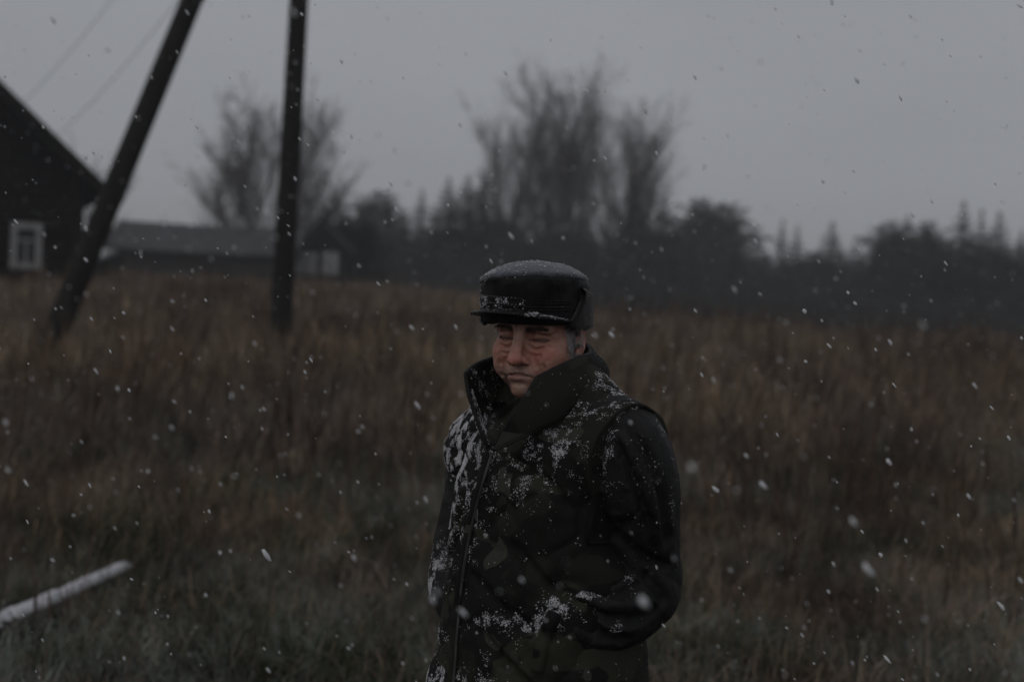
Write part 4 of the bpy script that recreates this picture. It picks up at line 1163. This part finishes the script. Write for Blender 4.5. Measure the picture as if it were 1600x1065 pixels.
for s in (-1, 1):
    bz_ = 0.0195 - 6.0 * (np.abs(X_) - 0.03) ** 2
    sel = (X_ * s > 0.012) & (X_ * s < 0.053) & (np.abs(Z_ - bz_) < 0.0042 * np.clip((0.056 - X_ * s) / 0.02, 0.3, 1)) & (Y_ > 0.05)
    lz = -0.0046 + 9.0 * (np.abs(X_) - 0.033) ** 2
    strands('eyelash', (X_ * s > 0.017) & (X_ * s < 0.052) & (np.abs(Z_ - lz) < 0.0016) & (Y_ > 0.05), 130, 0.0050, 0.00026, lambda c, s=s: np.tile([s * 0.25, 0.5, -1.0], (len(c), 1)), mt_brow, body, 0.3)
    strands('eyebrow', sel, 400, 0.0085, 0.00026, lambda c, s=s: np.tile([s * 1.0, -0.3, -0.25], (len(c), 1)), mt_brow, body, 0.5)

# ---- cap (head-local, theta 0 = front, + = his left)
CW, CD = 0.0985, 0.1210; cap_c = np.array([-0.010, 0.010, 0])
def cap_pt(th, z, off=0.0, sc=1.0):
    return cap_c + np.array([math.sin(th) * (CW * sc + off) - 0.06 * (z - 0.05), math.cos(th) * (CD * sc + off), z + 0.045 * math.cos(th) * CD * sc - 0.002])
prof = [(0.026, 0.985), (0.030, 1.0), (0.046, 1.0), (0.062, 1.014), (0.078, 1.034), (0.091, 1.042), (0.100, 1.034), (0.105, 1.012), (0.105, 0.985)]
NT = 120; vs = []
for z, sc in prof:
    for k in range(NT):
        th = 2 * math.pi * k / NT
        dent = 0.0035 * math.sin(th * 3 + 0.6) * (z - 0.03) * 12 + 0.006 * float(vnoise(np.array([th * 2.2]), np.array([z * 45]), np.array([3.3]))[0]) * min(1, max(0, z - 0.055) * 30)
        dz = (0.013 * math.cos(th - R(24)) + 0.006 * math.sin(th)) * max(0, (z - 0.05) / 0.07)
        vs.append(cap_pt(th, z + dz, dent, sc))
fs = [(i * NT + k, i * NT + (k + 1) % NT, (i + 1) * NT + (k + 1) % NT, (i + 1) * NT + k) for i in range(len(prof) - 1) for k in range(NT)]
cap = mesh_obj('cap', h2m(vs), fs, mt_leather, man)
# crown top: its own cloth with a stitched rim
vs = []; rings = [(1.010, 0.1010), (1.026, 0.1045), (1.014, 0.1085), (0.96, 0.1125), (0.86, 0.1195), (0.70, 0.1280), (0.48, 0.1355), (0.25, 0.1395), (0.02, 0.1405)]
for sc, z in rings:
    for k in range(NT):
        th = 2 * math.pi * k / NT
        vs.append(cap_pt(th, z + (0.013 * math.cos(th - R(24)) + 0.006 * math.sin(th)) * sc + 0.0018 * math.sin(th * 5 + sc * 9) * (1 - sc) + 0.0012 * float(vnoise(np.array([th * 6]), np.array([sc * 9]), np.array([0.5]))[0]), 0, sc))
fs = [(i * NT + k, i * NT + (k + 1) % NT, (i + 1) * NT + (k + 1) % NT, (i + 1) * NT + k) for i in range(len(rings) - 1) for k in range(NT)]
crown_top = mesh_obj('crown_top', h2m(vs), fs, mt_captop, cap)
# ribbed band
mbb = MB()
for z in (0.0540, 0.0590, 0.0665, 0.0715):
    pts = [h2m(cap_pt(R(a), z, 0.0015, 1.006 + 0.0009 * (z - 0.052) * 1000 / 27)) for a in np.linspace(-82, 72, 60)]
    mbb.tube(pts, 0.0016, 6)
band = mbb.build('band', mt_leather, cap, True)
# stitches on the band
sv = MB()
for z in (0.0628, 0.0755):
    for a in np.arange(-70, 20, 4.2):
        c0_ = h2m(cap_pt(R(a), z, 0.0026, 1.012)); c1_ = h2m(cap_pt(R(a + 2.2), z + 0.0006, 0.0026, 1.012))
        sv.tube([c0_, c1_], 0.0009, 5)
sv.build('stitching', simple('grey_thread', [(0.3, (0.10, 0.10, 0.10)), (0.7, (0.2, 0.2, 0.2))], 200, 0.7, 0.3, 0), cap, True)
# visor
vs = []; NA = 61; NR = 12
def visor_pt(a, u, top):
    th = R(a); k = max(0.0, math.cos(th * 90 / 74)) ** 0.8
    out = 0.041 * k * u
    drop = 0.001 * u * k + 0.002 * u * u * k
    p = cap_pt(th, 0.0530 - drop - 0.022 * abs(math.sin(th)) ** 2, out, 1.004)
    edge = 1.0 if u < 0.96 else 0.35
    return p + np.array([0, 0, (0.0022 if top else -0.0022) * edge])
for top in (True, False):
    for i in range(NA):
        for j in range(NR):
            vs.append(visor_pt(-74 + 148 * i / (NA - 1), j / (NR - 1), top))
fs = []
off = NA * NR
for i in range(NA - 1):
    for j in range(NR - 1):
        a = i * NR + j
        fs.append((a, a + 1, a + NR + 1, a + NR)); fs.append((off + a, off + a + NR, off + a + NR + 1, off + a + 1))
    a = i * NR + NR - 1
    fs.append((a, off + a, off + a + NR, a + NR))
visor = mesh_obj('visor', h2m(vs), fs, mt_leather, cap)
# folded-up ear flap running round the sides and back
vs = []; NA = 100; NZ = 14
A0, A1 = 64, 296
def flap_pt(i, j, inner):
    u = i / (NA - 1); v = j / (NZ - 1)
    a = A0 + (A1 - A0) * u
    e = min(u, 1 - u) * (A1 - A0)                 # degrees from the front edge
    a += (1 if u < 0.5 else -1) * max(0, 1 - e / 24) * 34 * v   # slanted front edge
    zb = 0.014 + 0.010 * math.sin(math.pi * u) * 0 + (0.004 if e < 6 else 0)
    zt = 0.094 - 0.022 * min(1, max(0, (e - 30) / 40))
    edge = min(1.0, min(v, 1 - v) / 0.10, e / 3.0 + 0.05)
    th_ = 0.0075 * math.sqrt(max(0.0, 1 - (1 - edge) ** 2))
    r0 = 0.002 + (0.001 * v)
    return cap_pt(R(a), zb + (zt - zb) * v + 0.0012 * math.sin(a * 0.3), (r0 - 0.004 if inner else r0 + th_), 1.0 + 0.022 * v)
for inner in (False, True):
    for i in range(NA):
        for j in range(NZ): vs.append(flap_pt(i, j, inner))
fs = []; off = NA * NZ
for i in range(NA - 1):
    for j in range(NZ - 1):
        a = i * NZ + j; fs.append((a, a + NZ, a + NZ + 1, a + 1)); fs.append((off + a, off + a + 1, off + a + NZ + 1, off + a + NZ))
    a = i * NZ; fs.append((a, off + a, off + a + NZ, a + NZ)); a += NZ - 1; fs.append((a, a + NZ, off + a + NZ, off + a))
for i in (0, NA - 1):
    for j in range(NZ - 1):
        a = i * NZ + j; fs.append((a, a + 1, off + a + 1, off + a))
flap = mesh_obj('ear_flap', h2m(vs), fs, mt_fleece, cap)

# ---- jacket body
BY = R(52)
bf = np.array([-math.sin(BY), -math.cos(BY)]); bl = np.array([math.cos(BY), -math.sin(BY)])
# (photo y, centre px, half width across, half depth)
st_ = [(586, 872, 0.070, 0.068), (615, 868, 0.105, 0.082), (640, 866, 0.150, 0.100), (668, 864, 0.186, 0.120), (700, 860, 0.206, 0.136), (750, 856, 0.215, 0.150), (820, 852, 0.218, 0.158),
       (900, 846, 0.222, 0.166), (980, 842, 0.232, 0.172), (1060, 838, 0.240, 0.176), (1130, 834, 0.244, 0.178)]
zz = np.array([mp(840, s[0], 0)[2] for s in st_]); cxs = np.array([mp(s[1], 700, 0)[0] for s in st_])
aa = np.array([s[2] for s in st_]); bb = np.array([s[3] for s in st_])
o_ = np.argsort(zz)
f = Field((-0.36, -0.34, -0.62), (0.30, 0.30, 0.10), 0.0042)
sl, X, Y, Z = f.grid()
zl = Z[0, 0]
cx_ = np.interp(zl, zz[o_], cxs[o_])[None, None, :]; a_ = np.interp(zl, zz[o_], aa[o_])[None, None, :]; b_ = np.interp(zl, zz[o_], bb[o_])[None, None, :]
cx_, a_, b_ = (q.astype(np.float32) for q in (cx_, a_, b_))
lx = (X - cx_) * bl[0] + Y * bl[1]; ly = (X - cx_) * bf[0] + Y * bf[1]
rr_ = (np.abs(lx / a_) ** 2.3 + np.abs(ly / b_) ** 2.3) ** (1 / 2.3)
f.F = ((rr_ - 1) * np.minimum(a_, b_)).astype(np.float32)
f.F = np.maximum(f.F, Z - 0.060)
f.F = np.maximum(f.F, -0.600 - Z)
shL = mp(972, 700, -0.15); nkL = mp(905, 612, -0.05); shR = mp(756, 700, 0.17); nkR = mp(828, 612, 0.06)
f.cap(nkL, shL, 0.058, 0.096, 0.05); f.cap(nkR, shR, 0.058, 0.085, 0.05)
f.cap(shL, mp(982, 735, -0.15), 0.096, 0.096, 0.02)
# padded folds
n1 = vnoise(lx * 5 + 11, ly * 5 + 3 + 0 * Z, Z * 9 + 0 * lx)
f.F += 0.007 * n1
n2 = 1 - np.abs(vnoise(lx * 9 + Z * 7, ly * 9 + 5 + 0 * Z, Z * 16 - lx * 9))
f.F += 0.007 * (n2 ** 5)
del n1, n2
# drag lines towards the pocket and across the belly
for pts in ([(800, 850), (850, 905), (900, 930)], [(735, 905), (800, 960), (860, 985)], [(745, 985), (790, 1035), (840, 1075)], [(690, 915), (720, 990)],
            [(720, 760), (712, 830), (690, 905)], [(780, 720), (830, 735), (890, 790)]):
    f.crease([(lambda q: (q[0], q[2]))(mp(a, b0, -0.15)) for a, b0 in pts], 0.009, 0.014, -1, 0.0, 18)
# armhole: cut away what lies beyond the seam, leaving the cap of the shoulder
A_, B_, C_ = mp(1040, 694, -0.12), mp(942, 640, -0.235), mp(893, 800, -0.235)
seam_n = np.cross(B_ - A_, C_ - A_); seam_n /= np.linalg.norm(seam_n)
if seam_n @ (mp(1030, 900, -0.1) - A_) < 0: seam_n = -seam_n
pl = (X - A_[0]) * seam_n[0] + (Y - A_[1]) * seam_n[1] + (Z - A_[2]) * seam_n[2]
lower = np.clip((Z - mp(0, 860, 0)[2]) / 0.06, 0, 1)          # the seam fades below the armpit
F2 = smax(f.F, pl, 0.006); f.F = np.where(lower > 0, F2 * lower + f.F * (1 - lower), f.F).astype(np.float32)
TV, TQ = f.mesh(); del f, F2, pl, lower, lx, ly, rr_
TV = relax(TV, TQ, 2, 0.4)
jacket = mesh_obj('jacket', TV, TQ, mt_camo, man)

# ---- sleeves
def sleeve(pts, radii, seed, lo, hi):
    g = Field(lo, hi, 0.0042)
    P_ = catmull(pts, 16); R_ = catmull([[r] for r in radii], 16)[:, 0]
    g.path([tuple(p) for p in P_], list(R_), 0.02)
    sl, X, Y, Z = g.grid()
    el = np.array(pts[len(pts) // 2])
    n1 = vnoise(X * 6 + seed, Y * 6 + 0 * Z, Z * 11 + 0 * X)
    n2 = 1 - np.abs(vnoise(X * 7 + seed + Z * 5, Y * 7 + 0 * Z + 2, Z * 17 + X * 12))
    de = np.sqrt((X - el[0]) ** 2 + (Y - el[1]) ** 2 + (Z - el[2]) ** 2)
    n3 = vnoise(X * 22 + Z * 9 + seed, Y * 22 + 0 * Z, Z * 6 + 0 * X)
    g.F += 0.004 * n1 + 0.006 * n2 ** 4 * np.exp(-(de / 0.15) ** 2) + 0.0035 * n3
    return g
g = sleeve([mp(950, 668, -0.135), mp(978, 705, -0.148), mp(992, 790, -0.125), mp(998, 870, -0.085), mp(990, 925, -0.09), mp(922, 965, -0.150), mp(835, 1000, -0.105)],
           [0.060, 0.076, 0.080, 0.078, 0.078, 0.070, 0.052], 3.0, (-0.10, -0.36, -0.56), (0.34, 0.10, 0.08))
def px_crease(F_, pts, r, k, sub=True, depth=0.0):
    F_.crease([(lambda q: (q[0], q[2]))(mp(a, b_, -0.2)) for a, b_ in pts], r, k, -1, depth, 18, sub)
for pts, r in (([(902, 892), (918, 862), (948, 836), (985, 812)], 0.009), ([(896, 908), (935, 922), (975, 930), (1000, 918)], 0.009), ([(912, 945), (955, 962), (1000, 968), (1032, 955)], 0.008),
               ([(938, 690), (944, 728), (930, 758), (905, 780)], 0.009), ([(985, 668), (1012, 720), (1036, 790), (1044, 850)], 0.007), ([(962, 690), (990, 745), (1012, 810), (1026, 880)], 0.006),
               ([(940, 800), (975, 845), (1015, 880), (1048, 890)], 0.007), ([(905, 965), (940, 990), (985, 1000)], 0.007), ([(880, 940), (905, 952), (930, 975)], 0.007), ([(1010, 900), (1030, 925), (1042, 945)], 0.006)):
    px_crease(g, pts, r, 0.012, True, 0.001)
for pts, r in (([(910, 872), (935, 845), (965, 822)], 0.006), ([(946, 700), (952, 732), (940, 765)], 0.006), ([(900, 925), (945, 940), (990, 944)], 0.006), ([(972, 680), (1000, 735), (1022, 800)], 0.006)):
    px_crease(g, pts, r, 0.012, False, 0.001)
SV, SQ = g.mesh(); SV = relax(SV, SQ, 2, 0.4)
sleeveL = mesh_obj('sleeve', SV, SQ, mt_black, jacket)
g = sleeve([mp(775, 672, 0.15), mp(762, 720, 0.18), mp(745, 800, 0.19), mp(728, 870, 0.17), mp(722, 915, 0.13), mp(735, 960, 0.09), mp(760, 990, 0.06)],
           [0.066, 0.074, 0.072, 0.066, 0.060, 0.054, 0.045], 9.0, (-0.33, -0.16, -0.56), (0.12, 0.32, 0.08))
SV2, SQ2 = g.mesh(); SV2 = relax(SV2, SQ2, 2, 0.4)
sleeveR = mesh_obj('sleeve', SV2, SQ2, mt_black, jacket)
del g

# ---- collar: one stand-up strip from zip edge to zip edge
cs = [  # bottom, top
 ((762, 698, -0.155), (727, 583, -0.115)), ((757, 668, -0.105), (737, 573, -0.060)), ((768, 640, -0.02), (760, 562, 0.01)),
 ((800, 612, 0.075), (800, 553, 0.085)), ((870, 592, 0.115), (868, 540, 0.12)), ((925, 580, 0.070), (914, 537, 0.075)),
 ((949, 590, -0.015), (922, 551, -0.01)), ((925, 622, -0.105), (910, 556, -0.080)), ((868, 656, -0.160), (880, 569, -0.130)), ((812, 684, -0.172), (852, 583, -0.150)), ((770, 704, -0.165), (839, 590, -0.158))]
NU, NVv = 90, 18
bot = catmull([mp(*c[0]) for c in cs], NU); tp = catmull([mp(*c[1]) for c in cs], NU)
cen = (bot.mean(0) + tp.mean(0)) / 2
vs = np.zeros((NU, NVv, 3))
for j in range(NVv):
    v = j / (NVv - 1)
    vs[:, j] = bot * (1 - v) + tp * v
    out = vs[:, j] - cen; out[:, 2] = 0; out /= np.linalg.norm(out, axis=1)[:, None]
    wob = vnoise(np.linspace(0, 9, NU), np.full(NU, v * 2.5), np.full(NU, 0.5))
    vs[:, j] += out * (0.010 * math.sin(math.pi * v) + 0.005 * wob * math.sin(math.pi * v))[:, None]
V = vs.reshape(-1, 3)
Q = np.array([(i * NVv + j, (i + 1) * NVv + j, (i + 1) * NVv + j + 1, i * NVv + j + 1) for i in range(NU - 1) for j in range(NVv - 1)])
collar = mesh_obj('collar', V, Q, mt_camo, jacket)
sm = collar.modifiers.new('thick', 'SOLIDIFY'); sm.thickness = 0.009; sm.offset = 0
bv = collar.modifiers.new('soft', 'SUBSURF'); bv.levels = 1; bv.render_levels = 1
# piping along the collar edge
rim = [vs[0, j] for j in range(0, NVv, 2)] + [vs[i, -1] for i in range(NU)] + [vs[-1, j] for j in range(NVv - 1, -1, -2)]
MB().tube(rim, 0.0036, 8).build('piping', mt_black, collar, True)
# seam roll where the collar joins the body
MB().tube([bot[i] for i in range(NU)], 0.0035, 8).build('collar_seam', mt_camo, collar, True)

# ---- things laid on the jacket: zip placket, pocket welt
bvh = BVHTree.FromPolygons([Vector(p) for p in TV], [tuple(q) for q in TQ.tolist()])
camM = Vector((-40 * MD / FPX, -MD, -107.5 * MD / FPX))          # the camera seen from the man frame
def on_jacket(px, py, lift=0.0):
    tgt = Vector(mp(px, py, 0.0)); d = (tgt - camM).normalized()
    hit, nr, _, _ = bvh.ray_cast(camM, d)
    return None if hit is None else (hit + nr * lift, nr)
def strip(px_pts, n_, width, lift, thick, name, mat, parent):
    q = [on_jacket(a, b_, 0) for a, b_ in catmull(px_pts, n_)]
    q = [k for k in q if k]
    pts = [k[0] for k in q]
    sm_ = [sum((pts[max(0, min(len(pts) - 1, i + o))] for o in (-2, -1, 0, 1, 2)), Vector()) / 5 for i in range(len(pts))]
    nr_ = [sum((q[max(0, min(len(q) - 1, i + o))][1] for o in (-3, -2, -1, 0, 1, 2, 3)), Vector()).normalized() for i in range(len(q))]
    vs = []; K = 9
    for i, p in enumerate(sm_):
        t = (sm_[min(i + 1, len(sm_) - 1)] - sm_[max(i - 1, 0)]).normalized(); s = t.cross(nr_[i]).normalized()
        for k in range(K):
            v = k / (K - 1) * 2 - 1
            vs.append(p + s * (v * width / 2) + nr_[i] * (lift + thick * (1 - v ** 4) - 0.004))
    fs = [(i * K + k, i * K + k + 1, (i + 1) * K + k + 1, (i + 1) * K + k) for i in range(len(sm_) - 1) for k in range(K - 1)]
    return mesh_obj(name, vs, fs, mat, parent)
zip_px = [(766, 702), (752, 745), (738, 800), (726, 855), (718, 910), (712, 965), (708, 1020), (704, 1075)]
strip(zip_px, 60, 0.030, 0.002, 0.007, 'zip_placket', mt_camo, jacket)
strip([(a + 7, b_) for a, b_ in zip_px], 60, 0.006, 0.009, 0.003, 'zip', mt_zip, jacket)
strip([(868, 938), (856, 965), (846, 995), (838, 1030)], 24, 0.030, 0.003, 0.012, 'pocket_welt', mt_camo, jacket)
# stitched armhole seam round the sleeve head
pd = (TV - A_) @ seam_n
ring = TV[(np.abs(pd) < 0.0035) & (to_px(TV)[1] < 850) & (to_px(TV)[0] > 870)]
rc = ring.mean(0); e_1 = np.cross(seam_n, [0, 0, 1.0]); e_1 /= np.linalg.norm(e_1); e_2 = np.cross(seam_n, e_1)
ang_ = np.arctan2((ring - rc) @ e_2, (ring - rc) @ e_1); rad_ = np.hypot((ring - rc) @ e_2, (ring - rc) @ e_1)
bins = ((ang_ + math.pi) / (2 * math.pi) * 44).astype(int) % 44
rim_pts = [ring[bins == k][np.argmax(rad_[bins == k])] for k in range(44) if (bins == k).any()]
rim_pts = np.array(rim_pts); rim_pts = (np.roll(rim_pts, 1, 0) + rim_pts * 2 + np.roll(rim_pts, -1, 0)) / 4
MB().tube(list(rim_pts) + [rim_pts[0]], 0.0042, 8).build('armhole_seam', mt_camo, jacket, True)

# ---- trousers and boots down to the ground
gM = np.array((MM.transposed() @ Vector((0, 0, 1))))                 # world up in the man frame
hipc = mp(834, 1100, 0)
base0 = np.array(MM.transposed() @ (Vector((0, 0, 0)) - MO))
def drop(p, h):
    """point h metres over the ground, straight below p"""
    wz = (MM @ Vector(p) + MO); g_ = gzf(wz.x, wz.y)
    return np.array(p) - gM * (wz.z - g_ - h)
g = Field((-0.36, -0.28, -1.36), (0.28, 0.28, -0.48), 0.008)
for s in (-1, 1):
    hp = hipc + np.array([bl[0], bl[1], 0]) * 0.095 * s + np.array([0, 0, 0.03])
    kn = drop(hp + np.array([bl[0], bl[1], 0]) * 0.02 * s + np.array([bf[0], bf[1], 0]) * 0.02, 0.50)
    an = drop(hp + np.array([bl[0], bl[1], 0]) * 0.03 * s, 0.20)
    g.cap(hp, kn, 0.115, 0.082, 0.03); g.cap(kn, an, 0.082, 0.078, 0.03)
g.ell(hipc + np.array([0, 0, 0.03]), (0.185, 0.165, 0.13), 0.04)
sl, X, Y, Z = g.grid(); g.F += 0.006 * vnoise(X * 7 + 0 * Y + 0 * Z, Y * 7 + 0 * X + 0 * Z, Z * 16 + 0 * X + 0 * Y)
V, Q = g.mesh(); mesh_obj('trousers', relax(V, Q, 2), Q, mt_trouser, man)
for s in (-1, 1):
    hp = hipc + np.array([bl[0], bl[1], 0]) * 0.125 * s
    a0 = drop(hp, 0.30); a1 = drop(hp, 0.07); toe = drop(hp + np.array([bf[0], bf[1], 0]) * 0.17, 0.045); heel = drop(hp - np.array([bf[0], bf[1], 0]) * 0.04, 0.045)
    lo = np.minimum.reduce([a0, a1, toe, heel]) - 0.11; hi = np.maximum.reduce([a0, a1, toe, heel]) + 0.11
    g = Field(lo, hi, 0.006)
    g.cap(a0, a1, 0.070, 0.058, 0.02); g.cap(heel, toe, 0.046, 0.044, 0.03); g.cap(a1, toe, 0.055, 0.040, 0.03)
    sl, X, Y, Z = g.grid(); fl_ = drop(hp, 0.0)
    hgt = (X - fl_[0]) * gM[0] + (Y - fl_[1]) * gM[1] + (Z - fl_[2]) * gM[2]
    g.F = np.maximum(g.F, -hgt).astype(np.float32)
    V, Q = g.mesh(); mesh_obj('boot', relax(V, Q, 1), Q, mt_boot, man)

# ---- snow clinging to the cloth
def surf(o):
    """face centres, outward normals, areas of a mesh object in the man frame"""
    dg = bpy.context.evaluated_depsgraph_get(); ev = o.evaluated_get(dg); me = ev.to_mesh()
    k = len(me.polygons); c = np.zeros(k * 3); nn = np.zeros(k * 3); a = np.zeros(k)
    me.polygons.foreach_get('center', c); me.polygons.foreach_get('normal', nn); me.polygons.foreach_get('area', a)
    ev.to_mesh_clear()
    return c.reshape(-1, 3), nn.reshape(-1, 3), a
def outward(c, nn):
    ctr = np.array([c[:, 0].mean(), c[:, 1].mean(), 0]); v = c.copy(); v[:, 2] = 0
    return nn if ((v - ctr) * nn).sum(1).mean() > 0 else -nn

def snow_on(o, name, spots, base, cnt_scale, parent, smin_=0.00035, smax_=0.0011, thr=0.0, grain=70.0):
    """spots: (px, py, rx, ry, density per cm2); flakes clump with a fine noise"""
    c, nn, a = surf(o); nn = outward(c, nn)
    px, py = to_px(c)
    den = np.full(len(c), base) * np.clip(nn[:, 2] + 0.35, 0, 1)
    face = np.clip(-(nn * (c - np.array(camM))).sum(1) / np.linalg.norm(c - np.array(camM), axis=1) * 3 + 0.6, 0, 1)
    for sx, sy, rx, ry, dn in spots:
        den += dn * np.exp(-((px - sx) / rx) ** 2 - ((py - sy) / ry) ** 2) * face
    cl = vnoise(c[:, 0] * grain, c[:, 1] * grain, c[:, 2] * grain * 0.8) + 0.6 * vnoise(c[:, 0] * grain * 2.6, c[:, 1] * grain * 2.6, c[:, 2] * grain * 2.6)
    den *= np.clip(cl * 2.0 - 0.05 - thr, 0, 1.6)
    lam = den * a * 1e4 * cnt_scale * 4.6
    k = rng.poisson(np.clip(lam, 0, 50))
    ids = np.repeat(np.arange(len(c)), k)
    if len(ids) == 0: return
    r0 = np.sqrt(a[ids])[:, None]
    p = c[ids] + rng.normal(0, 0.45, (len(ids), 3)) * r0; nr = nn[ids]
    p = p - nr * ((p - c[ids]) * nr).sum(1)[:, None] + nr * 0.0006
    s = rng.uniform(smin_, smax_, len(ids)) * np.exp(rng.normal(0, 0.40, len(ids)))
    V, F = flakes_mesh(p, s, nrm=nr, flat=0.6)
    so = mesh_obj(name, V, F, mt_snow_cloth, parent, smooth=True)
    so['kind'] = 'stuff'
    return so

snow_on(jacket, 'snow_dusting', [
    (715, 690, 26, 60, 26), (735, 650, 16, 30, 20), (722, 740, 24, 50, 14), (705, 800, 12, 60, 6), (745, 790, 9, 60, 6),
    (800, 720, 55, 40, 4.5), (865, 695, 35, 25, 9), (880, 690, 14, 16, 14), (830, 745, 60, 35, 3.5), (910, 640, 45, 40, 3.5), (960, 600, 40, 35, 6), (1000, 640, 35, 30, 5),
    (770, 798, 14, 6, 18), (735, 830, 8, 30, 6), (870, 955, 20, 20, 26), (850, 975, 28, 12, 14), (790, 970, 40, 10, 10), (750, 970, 14, 10, 8), (825, 995, 10, 16, 12),
    (690, 1056, 26, 10, 22), (735, 1062, 24, 6, 14), (690, 990, 18, 12, 4), (760, 1035, 14, 20, 2.5), (780, 880, 120, 120, 0.10), (672, 980, 8, 40, 3)],
    0.16, 1.0, jacket)
snow_on(sleeveL, 'snow_dusting', [
    (925, 690, 26, 12, 7), (955, 665, 20, 10, 3), (918, 772, 16, 14, 22), (905, 790, 10, 14, 8), (940, 745, 6, 36, 5), (950, 715, 6, 26, 5),
    (905, 880, 14, 12, 5), (930, 860, 24, 16, 3), (975, 900, 18, 10, 3), (905, 930, 20, 10, 22), (880, 955, 18, 20, 22), (940, 965, 14, 8, 5), (960, 980, 14, 8, 3),
    (965, 925, 22, 6, 5), (970, 760, 60, 90, 0.4), (1030, 700, 8, 40, 3), (1046, 780, 5, 30, 2)], 0.06, 1.0, sleeveL)
snow_on(sleeveR, 'snow_dusting', [(682, 890, 12, 18, 24), (672, 918, 9, 12, 24), (690, 860, 8, 14, 8)], 0.2, 1.0, sleeveR)
snow_on(collar, 'snow_dusting', [(755, 575, 26, 8, 2.5), (755, 610, 20, 30, 3), (758, 655, 8, 24, 8), (768, 668, 14, 8, 12), (738, 640, 6, 36, 8), (905, 550, 20, 5, 2), (930, 590, 18, 18, 1.0)], 0.1, 1.0, collar)
snow_on(crown_top, 'snow_dusting', [(800, 418, 30, 6, 2.5), (840, 410, 40, 6, 2), (880, 414, 26, 8, 2.5), (765, 432, 16, 8, 4), (905, 428, 12, 6, 3)], 0.9, 1.0, crown_top, 0.0005, 0.0012, grain=160)
snow_on(band, 'snow_dusting', [(790, 462, 26, 12, 16), (800, 464, 6, 6, 40), (762, 470, 10, 14, 10), (830, 462, 10, 5, 6)], 0.1, 1.0, band, 0.0006, 0.0013, grain=200)
snow_on(visor, 'snow_dusting', [(742, 494, 6, 4, 20), (835, 490, 16, 3, 12), (870, 494, 20, 3, 14)], 0.5, 1.0, visor, 0.0005, 0.0011, grain=200)
snow_on(cap, 'snow_dusting', [(756, 440, 8, 16, 3), (860, 432, 60, 4, 1.2)], 0.0, 1.0, cap, 0.0005, 0.0012, grain=160)
snow_on(flap, 'snow_dusting', [(921, 450, 4, 8, 10), (746, 470, 4, 10, 8)], 0.1, 1.0, flap, 0.0005, 0.0011, grain=200)

# ------------------------------------------------------------------ snowy air between here and the forest
hz, n, b = new_mat('snowy_air')
n.nodes.remove(b)
pv = n.nodes.new('ShaderNodeVolumePrincipled')
pv.inputs['Color'].default_value = (0.90, 0.92, 0.95, 1)
pv.inputs['Density'].default_value = 0.0017
pv.inputs['Anisotropy'].default_value = 0.1
n.links.new(pv.outputs['Volume'], n.nodes['Material Output'].inputs['Volume'])
hb = MB().box((0, 270, 10.0), (846, 666, 24.0)).build('haze', hz)
tag(hb, 'thin grey haze of falling snow over the whole field', 'haze', None, 'stuff')
